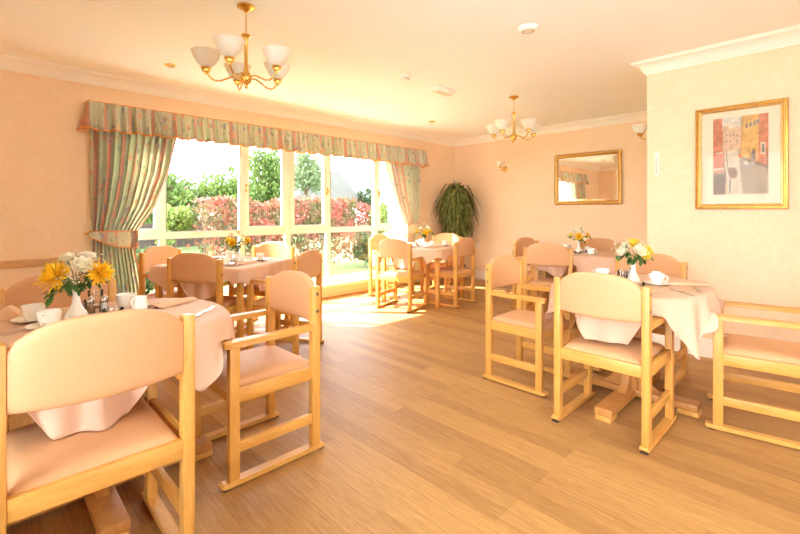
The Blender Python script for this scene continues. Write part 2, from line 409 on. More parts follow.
# ------------------------------------------------------------------ curtains and pelmet
def lerp_tab(tab, z):
    if z >= tab[0][0]: return tab[0][1]
    for (z0, v0), (z1, v1) in zip(tab, tab[1:]):
        if z >= z1:
            t_ = (z0-z)/(z0-z1); return v0+(v1-v0)*t_
    return tab[-1][1]
def curtain(outer, inner, width, n, label, tie, cname='curtain', flip=False):
    root = thing('curtain', label, 'curtain', (XW+.11, (outer[0][1]+inner[0][1])/2, .03), 0, 'curtains at the window'); ox, oy = root.location.x, root.location.y
    NU, NV = n*12, 60; P, UV = [], []; zt, zb = 2.13, .03
    for j in range(NV+1):
        z = zt+(zb-zt)*j/NV; yo, yi = lerp_tab(outer, z), lerp_tab(inner, z)
        w_ = abs(yi-yo); amp = .020+.026*min(1, w_/.6); row, ur = [], []
        pinch = math.exp(-((z-.93)/.16)**2)
        for i in range(NU+1):
            u = i/NU; uu = u+.012*math.sin(7*u+1.3)*math.sin(3*z)
            ph = 2*math.pi*n*uu
            x = amp*(1-.35*pinch)*(math.sin(ph)+.3*math.sin(2*ph+u*5+z*.8))+.012*math.sin(9*u+z*2)
            y = yo+(yi-yo)*u+.010*math.cos(ph)*min(1, w_/.5)
            row.append((x, y-oy, z-.03)); ur.append(((1-u if flip else u)*width, z))
        P.append(row); UV.append(ur)
    q = MB(); q.grid(P, uvs=UV); o = q.build('drape', M['curtain'], root, ang=3)
    m = o.modifiers.new('thick', 'SOLIDIFY'); m.thickness = .003
    # tie-back: a curved band around the gathered cloth, hooked on the wall
    (zo, zi0, zi1, zo1) = tie; yo = lerp_tab(outer, .95); yi = lerp_tab(inner, .9); P, UV = [], []
    sgn = 1 if yi > yo else -1
    for i in range(25):
        u = i/24; y = yo-sgn*.015+(yi-yo+sgn*.03)*u
        xx = .075*math.sin(math.pi*min(1, .15+u*.95))**.6 if u < .98 else .045
        top = zo+(zi0-zo)*u; bot = zo1+(zi1-zo1)*u-.03*math.sin(math.pi*u)
        P.append([(xx, y-oy, top-.03+(bot-top)*k/6) for k in range(7)]); UV.append([(u*.5+.02, k*.03) for k in range(7)])
    q = MB(); q.grid(P, uvs=UV); tb = q.build('tieback', M['curtain'], root, ang=3); m = tb.modifiers.new('thick', 'SOLIDIFY'); m.thickness = .005
    e = MB(); e.tube([(p[0][0]+.002, p[0][1], p[0][2]) for p in P], .005); e.tube([(p[-1][0]+.002, p[-1][1], p[-1][2]) for p in P], .005); e.build('piping', M['piping'], tb)
    k = MB(); k.cyl((-.11, yo-oy-sgn*.02, zo-.05), (.03, yo-oy-sgn*.02, zo-.05), .006); k.lathe([(0, -.016), (.012, -.012), (.017, 0), (.012, .012), (0, .016)], (.03, yo-oy-sgn*.02, zo-.05), 12); k.build('tieback_hook', M['brass'], root)
    return root
curtain([(2.13, .735), (0, .752)], [(2.13, 1.53), (1.93, 1.487), (1.57, 1.42), (1.25, 1.30), (1.0, 1.14), (.93, 1.115), (.83, 1.10), (.44, 1.16), (.03, 1.19)], 2.2, 12,
        'floral striped curtain tied back beside the dado rail', (1.005, .995, .825, .95))
curtain([(2.13, 5.27), (1.3, 5.235), (1.0, 5.19), (0, 5.2)], [(2.13, 4.47), (1.91, 4.51), (1.5, 4.635), (1.2, 4.765), (.98, 4.91), (.85, 4.96), (.03, 4.93)], 2.2, 12,
        'floral striped curtain tied back on the hanging plant side of the window', (1.0, .98, .82, .95), flip=True)
# pelmet (gathered valance)
pel = thing('pelmet', 'long gathered floral valance with orange piping above the window', 'valance', (XW, 3.0, 1.94))
L0, L1, dep = .725, 5.34, .17
path = [(0, L0)]; NN = 900
per = []   # arc positions: return, front, return
tot = dep*2+(L1-L0)
for i in range(NN+1):
    s_ = tot*i/NN
    if s_ < dep: per.append((max(.03, s_), L0, -.0, -1, s_))
    elif s_ < dep+L1-L0: per.append((dep, L0+s_-dep, 1, 0, s_))
    else: per.append((max(.03, dep-(s_-dep-(L1-L0))), L1, 0, 1, s_))
P, UV = [], []; rows = [(2.205, .2), (2.195, .5), (2.165, .35), (2.13, .5), (2.05, .8), (1.99, 1.05), (1.945, 1.25)]
wob = [rng.uniform(0, 6.28) for _ in range(4)]
for z, a in rows:
    row, ur = [], []
    fl = max(0, (2.15-z))*.12
    for (x, y, nx, ny, s_) in per:
        ph = 2*math.pi*s_/.088+1.2*math.sin(s_*2.9+wob[0])+.9*math.sin(s_*7.3+wob[1])
        d = a*.030*(math.sin(ph)+.35*math.sin(2.1*ph+wob[2]))+fl
        zz = z+(.009*math.sin(ph*.5+1) if z < 2 else 0)
        row.append((x+nx*d, y+ny*d-3.0, zz-1.94)); ur.append((s_*1.7, z))
    P.append(row); UV.append(ur)
q = MB(); q.grid(P, uvs=UV); o = q.build('frill', M['curtain'], pel, ang=3); m = o.modifiers.new('thick', 'SOLIDIFY'); m.thickness = .003
e = MB(); e.tube([Vector(p)+Vector((.001, 0, 0)) for p in P[-1][::2]], .008, 6); e.build('piping', M['piping'], pel)
e = MB(); e.tube([Vector(p)+Vector((.001, 0, 0)) for p in P[0][::2]], .0045, 6); e.build('piping', M['piping'], pel)
b = MB(); b.box((dep/2, 0, .262), (dep-.04, L1-L0-.06, .015), .002); b.build('pelmet_board', M['trim'], pel)

# ------------------------------------------------------------------ chair
def chair_proto():
    r = thing('dining_armchair', 'x', 'chair')
    W = .2265; pw, pd = .036, .046
    for s in (-1, 1):
        o = MB().box((s*W, 0, (.03+.812)/2), (pw, pd, .782), .004).build('leg', M['woodv'], r)
        for z in (.775, .690): MB().lathe([(0, .003), (.006, .0025), (.0085, 0), (.0085, -.003)], (s*(W+pw/2), -.004, z), 10, Matrix.Rotation(s*math.pi/2, 3, 'Y')).build('bolt', M['bolt'], o)
        MB().box((s*W, .41, (.03+.598)/2), (pw, pd, .568), .004).build('leg', M['woodv'], r)
        # arm with rounded front end
        poly = [(-.5*.046, .022), (.5*.046, .022), (.5*.050, .42), (.5*.046, .448), (.3*.046, .46), (-.3*.046, .46), (-.5*.046, .448), (-.5*.050, .42)]
        a = MB(); a.prism([(x+s*W, y) for x, y in poly], .598, .626); bmesh.ops.bevel(a.bm, geom=[e for e in a.bm.edges], offset=.004, segments=2, affect='EDGES'); a.build('armrest', M['woodh'], r)
        # floor runner with tapered ends
        q = MB(); pr = [(-.047, .018), (-.036, .010), (-.02, .008), (.43, .008), (.456, .010), (.468, .018), (.468, .023), (.458, .030), (-.038, .030), (-.047, .023)]
        A = [q.bm.verts.new((s*W-.021, y, z)) for y, z in pr]; B = [q.bm.verts.new((s*W+.021, y, z)) for y, z in pr]
        q.face(A); q.face(B[::-1])
        for i in range(len(pr)): q.face((A[i], A[(i+1) % len(pr)], B[(i+1) % len(pr)], B[i]))
        ru = q.build('runner', M['woodh'], r, ang=.3)
        for yy in (-.028, .438): MB().box((s*W, yy, .004), (.034, .03, .008), 0).build('pad', M['rubber'], ru)
        MB().box((s*W, .205, .164), (.022, .37, .048), .004).build('stretcher', M['woodh'], r)
        MB().box((s*W, .205, .388), (.024, .37, .062), .004).build('seat_rail', M['woodh'], r)
    MB().box((0, -.008, .388), (.418, .024, .062), .004).build('seat_rail', M['woodx'], r)
    MB().box((0, .415, .388), (.418, .024, .062), .004).build('seat_rail', M['woodx'], r)
    # seat cushion
    q = MB(); nx = ny = 18; top = []
    for j in range(ny+1):
        v = -1+2*j/ny; row = []
        for i in range(nx+1):
            u = -1+2*i/nx
            uu = math.copysign(abs(u)**.7, u); vv = math.copysign(abs(v)**.7, v)
            e_ = max(0, 1-abs(uu)**8)**.5*max(0, 1-abs(vv)**8)**.5
            row.append((uu*.205, .212+vv*.218, .412+.032*e_+.010*(1-uu*uu)*(1-vv*vv)))
        top.append(row)
    vs = q.grid(top)
    ring = vs[0]+[r_[-1] for r_ in vs[1:]]+vs[-1][-2::-1]+[r_[0] for r_ in vs[-2:0:-1]]
    low = [q.bm.verts.new((v.co.x, v.co.y, .400)) for v in ring]
    for i in range(len(ring)): q.face((ring[i], low[i], low[(i+1) % len(ring)], ring[(i+1) % len(ring)]))
    q.face(low); q.build('seat', M['vinyl'], r, ang=1.2)
    # curved padded backrest
    q = MB(); NS, NR = 22, 28; P = []
    for i in range(NS+1):
        s = -1+2*i/NS; zt = .797+.064*(1-abs(s)**3.2); zb = .632-.008*(1-s*s); yc = -.004-.030*(1-s*s); mid, hf = (zt+zb)/2, (zt-zb)/2
        th = .022*(.75+.25*(1-s**8)); row = []
        for k in range(NR):
            a = 2*math.pi*k/NR; c_, s_ = math.cos(a), math.sin(a)
            row.append((.208*s, yc+th*math.copysign(abs(s_)**.42, s_), mid+hf*math.copysign(abs(c_)**.30, c_)))
        P.append(row)
    vs = q.grid(P, closed_u=True); q.face(vs[0]); q.face(vs[-1]); q.build('backrest', M['vinyl'], r, ang=1.0)
    return r
proto = chair_proto(); used = [0]
CH = []
def chair(x, y, ang, label, group):
    o = proto if not used[0] else dup(proto); used[0] = 1
    CH.append((x, y, ang)); o.scale = (1, 1, 1)
    return place(o, (x, y, 0), ang, label, group)
F = lambda dx, dy: math.atan2(-dx, dy)   # heading so that local +Y points along (dx,dy)
TA, TB, TC, TD, TE = 'the oval table by the dado rail', 'the oval table below the canal picture', 'the square table before the middle of the window', 'the square table beside the hanging plant', 'the square table below the gilt mirror'
g = 'beech armchairs at the table by the dado rail'
c0 = chair(-1.530, .268, F(-1, 0), 'large beech armchair in front, back turned, cloth edge resting on its seat', g); c0.scale = (1.03, 1.03, 1.03)
chair(-2.05, 1.195, F(0, -1), 'beech armchair seen side on between the dado rail table and the open floor', g)
chair(-2.80, .30, F(1, 0), 'beech armchair by the dado rail, half hidden by yellow flowers', g)
g = 'beech armchairs at the table below the canal picture'
chair(-.89, 2.36, F(0, 1), 'beech armchair with its back to the camera, facing the canal picture wall', g)
cb = chair(-1.73, 2.79, F(1, 0), 'beech armchair side on at the canal picture table, back towards the window', g); cb.scale = (.92, .93, 1)
chair(-.085, 3.15, F(-1, -.15), 'beech armchair cut off by the picture edge, only seat and arms showing', g)
chair(-1.02, 3.70, F(0, -1), 'beech armchair behind the oval table, its back against the canal picture wall', g)
g = 'beech armchairs at the table before the window'
u32 = (math.cos(R(32)), math.sin(R(32))); f32 = (-u32[1], u32[0])
chair(-3.573, 1.228, F(*f32), 'beech armchair with its back to the camera at the square window table', g)
chair(-3.169, 2.011, F(-u32[0], -u32[1]), 'beech armchair side on at the square window table, on its aisle side', g)
chair(-4.28, 2.28, F(-f32[0], -f32[1]), 'beech armchair close to the glass, facing the room across the window table', g)
chair(-4.52, 1.25, F(u32[0], u32[1]), 'beech armchair next to the large tied curtain, facing into the room', g)
g = 'beech armchairs at the table beside the hanging plant'
u15 = (math.cos(R(15)), math.sin(R(15))); f15 = (-u15[1], u15[0])
chair(-3.757, 3.58, F(*f15), 'beech armchair standing in the sun patch with its back to the camera', g)
chair(-3.33, 4.42, F(-.99, -.14), 'beech armchair seen side on in front of the trailing plant', g)
chair(-4.19, 5.13, F(-f15[0], -f15[1]), 'beech armchair under the trailing plant, its backrest catching the sun', g)
chair(-4.70, 4.19, F(*u15), 'beech armchair against the window glass behind the sunlit armchair', g)
g = 'beech armchairs at the table below the mirror'
chair(-2.118, 4.23, F(-.31, .95), 'beech armchair with its back to the camera at the table below the mirror', g)
chair(-2.76, 4.93, F(1, -.1), 'beech armchair by the mirror wall, side on at the table below the mirror', g)
chair(-2.03, 5.40, F(.45, -.9), 'beech armchair facing the camera behind the table below the mirror', g)

# ------------------------------------------------------------------ tables and cloths
TZ = .722
def superell(th, a, b, n):
    c, s = abs(math.cos(th)), abs(math.sin(th)); return ((c/a)**n+(s/b)**n)**(-1/n)
def pedestal(x, y, label):
    r = thing('pedestal_table', label, 'table', (x, y, 0), 0, 'oval pedestal tables')
    q = MB(); q.prism([(superell(t, .41, .49, 2.4)*math.cos(t), superell(t, .41, .49, 2.4)*math.sin(t)) for t in [2*math.pi*i/64 for i in range(64)]], .694, .720); q.build('tabletop', M['wooddk'], r, ang=.5)
    MB().box((0, 0, .37), (.10, .10, .62), .006).build('column', M['wooddk'], r)
    for nm, dx, dy in (('foot', 0, .46), ('foot', .37, 0)):
        q = MB(); d = (.095, dy*2, .042) if dy else (dx*2, .095, .040)
        q.box((0, 0, .048 if dy else .049), d, .006); o = q.build(nm, M['wooddk'], r)
        for s in (-1, 1): MB().box((s*(dx-.05 if dx else 0), s*(dy-.05 if dy else 0), .0135), (.085 if not dx else .11, .11 if dy else .085, .027), .003).build('foot_block', M['woodh'], o)
    for i in range(4):
        q = MB(); pts = [(.05, .07), (.16, .07), (.11, .11), (.075, .19), (.065, .30), (.05, .30)]
        a = i*math.pi/2; ca, sa = math.cos(a), math.sin(a)
        q.prism(pts, -.022, .022, lambda px, pz, w_: (px*ca-w_*sa, px*sa+w_*ca, pz)); q.build('bracket', M['wooddk'], r, ang=.3)
    q = MB(); q.box((0, 0, .669), (.09, .72, .05), .004); q.box((0, 0, .668), (.6, .09, .05), .004); q.build('bearer', M['wooddk'], r)
    return r
def legtable(x, y, ang, label):
    r = thing('square_table', label, 'table', (x, y, 0), ang, 'square tables on four legs'); a = .43
    MB().box((0, 0, .707), (2*a, 2*a, .026), .006).build('tabletop', M['woodx'], r)
    for sx in (-1, 1):
        for sy in (-1, 1): MB().box((sx*.39, sy*.39, .347), (.044, .044, .694), .005).build('leg', M['woodv'], r)
    q = MB()
    for s in (-1, 1): q.box((0, s*.40, .66), (.725, .022, .06), .002); q.box((s*.40, 0, .66), (.022, .725, .06), .002)
    q.build('apron', M['woodx'], r)
    return r
def cloth(x, y, ang, rt, Rc, label, seed, amp=.032, flare=.12, lobes=21):
    """round cloth: rt(theta) is the table edge radius; what is left over hangs down"""
    N = 300; rg = random.Random(seed); ph = [rg.uniform(0, 6.28) for _ in range(5)]
    segs = []
    for (cx, cy, ca) in CH:
        if math.hypot(cx-x, cy-y) > 1.3: continue
        for s in (-1, 1):
            p0 = Matrix.Rotation(ca, 2)@Vector((s*.2265, .0)); p1 = Matrix.Rotation(ca, 2)@Vector((s*.2265, .46))
            segs.append((Vector((cx, cy))+p0, Vector((cx, cy))+p1))
    def near_arm(px, py):
        best = 9
        for a, b in segs:
            d = b-a; t_ = max(0, min(1, (Vector((px, py))-a).dot(d)/d.length_squared)); best = min(best, (Vector((px, py))-a-d*t_).length)
        return best
    cs = [(cx, cy, ca) for cx, cy, ca in CH if math.hypot(cx-x, cy-y) < 1.3]
    def onseat(px, py):
        for cx, cy, ca in cs:
            l_ = Matrix.Rotation(-ca, 2)@Vector((px-cx, py-cy))
            if abs(l_.x) < .215 and -.02 < l_.y < .45: return True
        return False
    P = []; fr = [.0, .25, .5, .75, .9, .97]
    th = [2*math.pi*i/N for i in range(N)]; ND = 14; bad = []
    for f_ in fr[1:]:
        P.append([(rt(t)*f_*math.cos(t), rt(t)*f_*math.sin(t), TZ+.0025+.0012*math.sin(5*t+ph[0])*f_) for t in th])
    cols = []
    for t in th:
        L = Rc-rt(t)
        fold = .55*math.sin(lobes*t+ph[1]+.8*math.sin(2*t+ph[2]))+.5*math.sin((lobes*.6//1)*t+ph[3])+.35*math.sin(5*t+ph[4])
        hem = .010*math.sin(9*t+ph[2]); col = []; pass
        for k in range(ND+1):
            s = (L+hem)*k/ND; c0 = .016
            r_ = rt(t)+.004+c0*(1-math.exp(-s/c0))+flare*s+amp*fold*(s/.27)**.8
            z = TZ+.0025-(s-.6*c0*(1-math.exp(-s/c0))) if s > 0 else TZ+.0025
            lx, ly = r_*math.cos(t), r_*math.sin(t)
            wx = x+lx*math.cos(ang)-ly*math.sin(ang); wy = y+lx*math.sin(ang)+ly*math.cos(ang)
            na = near_arm(wx, wy)
            if na < .16: z = max(z, .634-1.75*max(0, na-.030))
            if onseat(wx, wy): z = max(z, .472)
            col.append((lx, ly, z))
        cols.append(col)
    for k in range(ND+1): P.append([c[k] for c in cols])
    q = MB(); vs = q.grid(P, closed_u=True); cv = q.bm.verts.new((0, 0, TZ+.0025))
    for j in range(N): q.face((cv, vs[0][j], vs[0][(j+1) % N]))
    o = q.build('tablecloth', M['cloth'], ang=3); o.location = (x, y, 0); o.rotation_euler = (0, 0, ang)
    m = o.modifiers.new('thick', 'SOLIDIFY'); m.thickness = .002; m.offset = -1 if False else 0
    tag(o, label, 'tablecloth', 'peach tablecloths'); return o
oval = lambda t: superell(t, .415, .495, 2.4)
squa = lambda t: superell(t, .435, .435, 14)
TP = dict(A=(-2.17, .35, 0), B=(-.932, 2.98, 0), C=(-3.93, 1.64, R(32)), D=(-3.92, 4.30, R(15)), E=(-2.06, 4.84, R(18)))
pedestal(*TP['A'][:2], 'oval pedestal table under a peach cloth beside the dado rail')
pedestal(*TP['B'][:2], 'oval pedestal table under a peach cloth below the canal picture')
legtable(*TP['C'], 'square beech table on four legs before the middle of the window')
legtable(*TP['D'], 'square beech table on four legs in front of the hanging plant')
legtable(*TP['E'], 'square beech table under a cloth below the gilt mirror')
cloth(*TP['A'], oval, .705, 'round peach cloth on the oval table by the dado rail', 3, amp=.030, lobes=25)
cloth(*TP['B'], oval, 0.785, 'round peach cloth on the oval table below the canal picture', 5, flare=.085, amp=.027, lobes=24)
cloth(*TP['C'], squa, .70, 'peach cloth draped over the square table before the window', 8)
cloth(*TP['D'], squa, .70, 'peach cloth draped over the square table beside the hanging plant', 11, amp=.03)
cloth(*TP['E'], squa, .70, 'peach cloth draped over the square table below the mirror', 14, amp=.03)

# ------------------------------------------------------------------ tableware
TT = TZ+.0040
protos = {}
def proto_of(key, maker):
    if key not in protos: protos[key] = maker(); return protos[key]
    return dup(protos[key])
def mk_cup():
    r = thing('teacup', 'x', 'cup')
    MB().lathe([(0, .004), (.022, .004), (.024, 0), (.027, .001), (.030, .012), (.038, .034), (.042, .062), (.0405, .063), (.0365, .035), (.028, .012), (0, .008)], seg=28).build('body', M['china'], r, ang=1)
    MB().tube([(.039, 0, .052), (.052, 0, .056), (.062, 0, .045), (.058, 0, .028), (.046, 0, .018), (.034, 0, .020)], .0035).build('handle', M['china'], r, ang=2)
    return r
def mk_saucer():
    return tag(MB().lathe([(0, .003), (.03, .003), (.034, 0), (.038, .002), (.062, .011), (.073, .014), (.0725, .0155), (.058, .0125), (.036, .005), (0, .005)], seg=32).build('saucer', M['china'], ang=1), 'x', 'saucer')
def mk_spoon():
    q = MB(); pts = []
    NS = 14; P = []
    for i in range(NS+1):
        t = i/NS; y = .14*t; w_ = .003+.0012*max(0, 1-t*6)
        if t > .68: w_ = .0045+.0115*math.sin(math.pi*min(1, (t-.66)/.34))
        z = .003+.004*math.sin(math.pi*min(1, t/.7)) - (.0022*math.sin(math.pi*(t-.68)/.32) if t > .68 else 0)
        P.append([(-w_, y, z), (-w_*.5, y, z-(.002 if t > .7 else 0)), (0, y, z-(.0026 if t > .7 else 0)), (w_*.5, y, z-(.002 if t > .7 else 0)), (w_, y, z)])
    q.grid(P); o = q.build('teaspoon', M['steel'], ang=2); m = o.modifiers.new('t', 'SOLIDIFY'); m.thickness = .0014; m.offset = 0
    return tag(o, 'x', 'spoon')
def mk_knife():
    r = thing('table_knife', 'x', 'knife')
    q = MB(); q.prism([(-.006, -.10), (.006, -.10), (.005, 0), (-.005, 0)], .001, .007); q.build('handle', M['steel'], r, ang=.3)
    q = MB(); q.prism([(-.005, 0), (.006, 0), (.0095, .03), (.0095, .08), (.004, .105), (-.004, .10)], .002, .0038); q.build('blade', M['steel'], r, ang=.3)
    return r
def mk_fork():
    r = thing('table_fork', 'x', 'fork')
    q = MB(); q.tube([(0, -.10, .003), (0, -.04, .006), (0, .03, .005)], .0035, 6, True, [1.5, 1, .8]); q.build('handle', M['steel'], r)
    q = MB(); q.prism([(-.004, .03), (.004, .03), (.010, .05), (.010, .06), (-.010, .06), (-.010, .05)], .004, .006)
    for i in range(4): q.box((-.0085+i*.00567, .08, .006), (.0026, .044, .0018), 0)
    q.build('tines', M['steel'], r); return r
def mk_napkin():      # folded strip
    q = MB(); P = []
    for j in range(13):
        v = j/12; y = -.115+.23*v; row = []
        for i in range(9):
            u = i/8; x = (-.042+.084*u)*(1-.12*v)
            row.append((x, y, 0.0015+.017*math.sin(math.pi*u)**.5*(.75+.25*math.sin(3*v+1))+.004*v))
        P.append(row)
    vs = q.grid(P); ring = vs[0]+[r_[-1] for r_ in vs[1:]]+vs[-1][-2::-1]+[r_[0] for r_ in vs[-2:0:-1]]
    q.face(ring); o = q.build('folded_napkin', M['napkin'], ang=.9); return tag(o, 'x', 'napkin')
def mk_tent():        # napkin folded to a standing triangle
    q = MB(); q.prism([(-.07, 0), (.07, 0), (.004, .055), (-.004, .055)], -.012, .05, lambda a, b, w_: (a, w_*(1-b*9), b+.001)); o = q.build('folded_napkin', M['napkin'], ang=.3); return tag(o, 'x', 'napkin')
def mk_shaker(fill):
    def f_():
        r = thing('condiment_shaker', 'x', 'shaker')
        MB().lathe([(0, 0), (.0175, 0), (.018, .004), (.0155, .03), (.0145, .052), (0, .052)], seg=14).build('body', M['clear'], r, ang=.9)
        MB().lathe([(0, .002), (.0145, .002), (.0135, .03), (.013, .036), (0, .036)], seg=12).build('contents', M[fill], r, ang=.9)
        MB().lathe([(.0155, .050), (.0160, .056), (.0135, .066), (.007, .073), (.0035, .076), (0, .077)], seg=14).build('cap', M['steel'], r, ang=1)
        return r
    return f_
def mk_jam():
    r = thing('jam_jar', 'x', 'jar')
    MB().lathe([(0, .002), (.021, .002), (.0225, .03), (0, .031)], seg=18).build('contents', M['jam'], r, ang=1)
    MB().lathe([(0, 0), (.0235, 0), (.025, .004), (.025, .040), (.022, .044), (.024, .050), (.0225, .050), (.021, .044), (.0235, .038), (.0235, .003), (0, .001)], seg=18).build('body', M['clear'], r, ang=1)
    return r
def mk_dish():
    return tag(MB().lathe([(0, .004), (.03, .004), (.033, 0), (.038, .003), (.043, .024), (.041, .024), (.035, .006), (0, .006)], seg=24).build('glass_dish', M['clear'], ang=1), 'x', 'dish')
def mk_jug():
    r = thing('milk_jug', 'x', 'jug')
    MB().lathe([(0, .002), (.022, 0), (.030, .012), (.032, .03), (.026, .052), (.028, .066), (.0265, .066), (.0245, .052), (.030, .03), (.02, .006), (0, .005)], seg=22).build('body', M['china'], r, ang=1)
    MB().tube([(.027, 0, .056), (.044, 0, .058), (.048, 0, .04), (.040, 0, .022), (.029, 0, .02)], .003).build('handle', M['china'], r); return r
def mk_tumbler():
    return tag(MB().lathe([(0, .003), (.024, 0), (.026, .003), (.032, .082), (.0308, .082), (.0248, .006), (0, .005)], seg=22).build('glass_tumbler', M['clear'], ang=1), 'x', 'glass')
def mk_vase():
    return tag(MB().lathe([(0, .0), (.038, 0), (.042, .005), (.0425, .014), (.037, .027), (.025, .046), (.0165, .068), (.0135, .090), (.0135, .108), (.0165, .122), (.0205, .130), (.0190, .130), (.0145, .12), (.0120, .105), (.012, .06), (0, .05)], seg=28).build('bud_vase', M['china'], ang=1), 'x', 'vase')
MK = dict(cup=mk_cup, saucer=mk_saucer, spoon=mk_spoon, knife=mk_knife, fork=mk_fork, napkin=mk_napkin, tent=mk_tent, salt=mk_shaker('salt'), pepper=mk_shaker('pepper'), jam=mk_jam, dish=mk_dish, jug=mk_jug, tumbler=mk_tumbler, vase=mk_vase)
GR = dict(cup='white teacups laid on the tables', saucer='white saucers laid on the tables', spoon='teaspoons laid on the tables', knife='table knives laid on the tables', fork='table forks laid on the tables', napkin='peach napkins folded on the tables', tent='peach napkins folded on the tables',
          salt='salt and pepper shakers on the tables', pepper='salt and pepper shakers on the tables', jam='jam jars on the tables', dish='glass dishes on the tables', jug='milk jugs on the tables', tumbler='glass tumblers on the tables', vase='white bud vases on the tables')
def put(kind, x, y, deg, label, dz=0):
    return place(proto_of(kind, MK[kind]), (x, y, TT+dz), R(deg), label, GR[kind])
def cupset(x, y, deg, label, tail):
    put('saucer', x, y, deg, 'white saucer under the cup '+tail); put('cup', x, y, deg, 'white cup '+tail, .0052)
A_ = 'table by the dado rail'; B_ = 'table below the canal picture'
cupset(-2.345, .165, 200, '', 'beside the standing napkin, '+A_)
cupset(-2.165, .20, 330, '', 'in front of the white vase, '+A_)
put('cup', -2.385, .505, 30, 'white teacup without saucer beside the folded napkin strip, '+A_)
put('jug', -2.255, .535, 300, 'small white milk jug beside the glass dish, '+A_)
put('dish', -2.262, .43, 0, 'shallow glass dish beside the white vase, '+A_)
put('pepper', -2.36, .362, 0, 'pepper shaker with brown contents and steel cap, '+A_)
put('salt', -2.352, .412, 0, 'salt shaker with white contents beside the pepper, '+A_)
put('tumbler', -2.475, .40, 0, 'clear tumbler behind the shakers, '+A_)
put('jam', -2.43, .335, 0, 'small jar of dark jam behind the white vase, '+A_)
put('spoon', -2.24, .60, 70, 'teaspoon beside the milk jug, '+A_)
put('napkin', -2.30, .69, 25, 'long folded peach napkin pointing to the window, '+A_)
put('knife', -2.02, .74, 50, 'table knife near the clear-seated armchair, '+A_)
put('tent', -2.46, .09, 60, 'peach napkin standing as a triangle, '+A_)
put('spoon', -2.17, .045, 20, 'teaspoon at the camera edge of the cloth, '+A_)
cupset(-.795, 3.02, 20, '', 'beside the folded napkin strip, '+B_)
cupset(-1.12, 3.03, 200, '', 'beside the jam jar, '+B_)
put('jam', -1.045, 3.155, 0, 'small jar of dark jam behind the pepper, '+B_)
put('pepper', -1.025, 3.065, 0, 'pepper shaker with steel cap beside the white vase, '+B_)
put('salt', -.985, 3.145, 0, 'salt shaker with steel cap beside the jam jar, '+B_)
put('tumbler', -.965, 2.94, 0, 'clear tumbler in front of the white vase, '+B_)
put('jug', -.83, 3.15, 0, 'small white milk jug behind the white vase, '+B_)
put('dish', -.865, 2.90, 0, 'shallow glass dish near the tumbler, '+B_)
put('spoon', -.70, 2.74, 60, 'teaspoon beside the fork, '+B_)
put('fork', -.62, 2.82, 45, 'table fork pointing at the saucer, '+B_)
put('spoon', -.72, 2.62, 75, 'teaspoon behind the back of the armchair facing the canal picture, '+B_)
put('knife', -.585, 3.02, 20, 'table knife beside the folded napkin strip, '+B_)
put('napkin', -.66, 3.15, -62, 'long folded peach napkin near the canal picture wall, '+B_)
put('napkin', -1.21, 2.72, 40, 'folded peach napkin hanging near the armchair turned from the window, '+B_)
def generic(key, tail, seats):
    x, y, a = TP[key]; M2 = Matrix.Rotation(a, 2)
    def pos(lx, ly): v = M2@Vector((lx, ly)); return x+v.x, y+v.y
    da = math.degrees(a)
    for k, (ang, sd) in enumerate(seats):
        q = Matrix.Rotation(R(ang), 2)
        def sp(lx, ly): v = q@Vector((lx, ly)); return pos(v.x, v.y)
        t2 = sd+', '+tail
        cupset(*sp(.15, -.24), da+ang+30, '', t2)
        put('napkin', *sp(-.12, -.26), da+ang+90-8, 'folded peach napkin '+t2)
        put('knife', *sp(.03, -.28), da+ang, 'table knife '+t2)
    put('salt', *pos(-.09, .05), 0, 'salt shaker beside the white vase, '+tail)
    put('pepper', *pos(-.10, -.02), 0, 'pepper shaker beside the white vase, '+tail)
    put('jam', *pos(.085, -.07), 0, 'small jar of dark jam beside the white vase, '+tail)
    put('dish', *pos(.01, -.12), 0, 'shallow glass dish in front of the white vase, '+tail)
    put('jug', *pos(.09, .07), 0, 'small white milk jug behind the white vase, '+tail)
generic('C', 'window table', [(0, 'before the armchair with turned back'), (90, 'at the aisle side'), (180, 'at the glass side'), (270, 'at the curtain side')])
generic('D', 'table beside the trailing plant', [(0, 'before the sunlit armchair'), (90, 'at the mirror side'), (180, 'at the plant side'), (270, 'at the glass side')])
generic('E', 'table below the mirror', [(0, 'before the armchair with turned back'), (180, 'before the armchair facing the camera'), (270, 'at the plant end')])

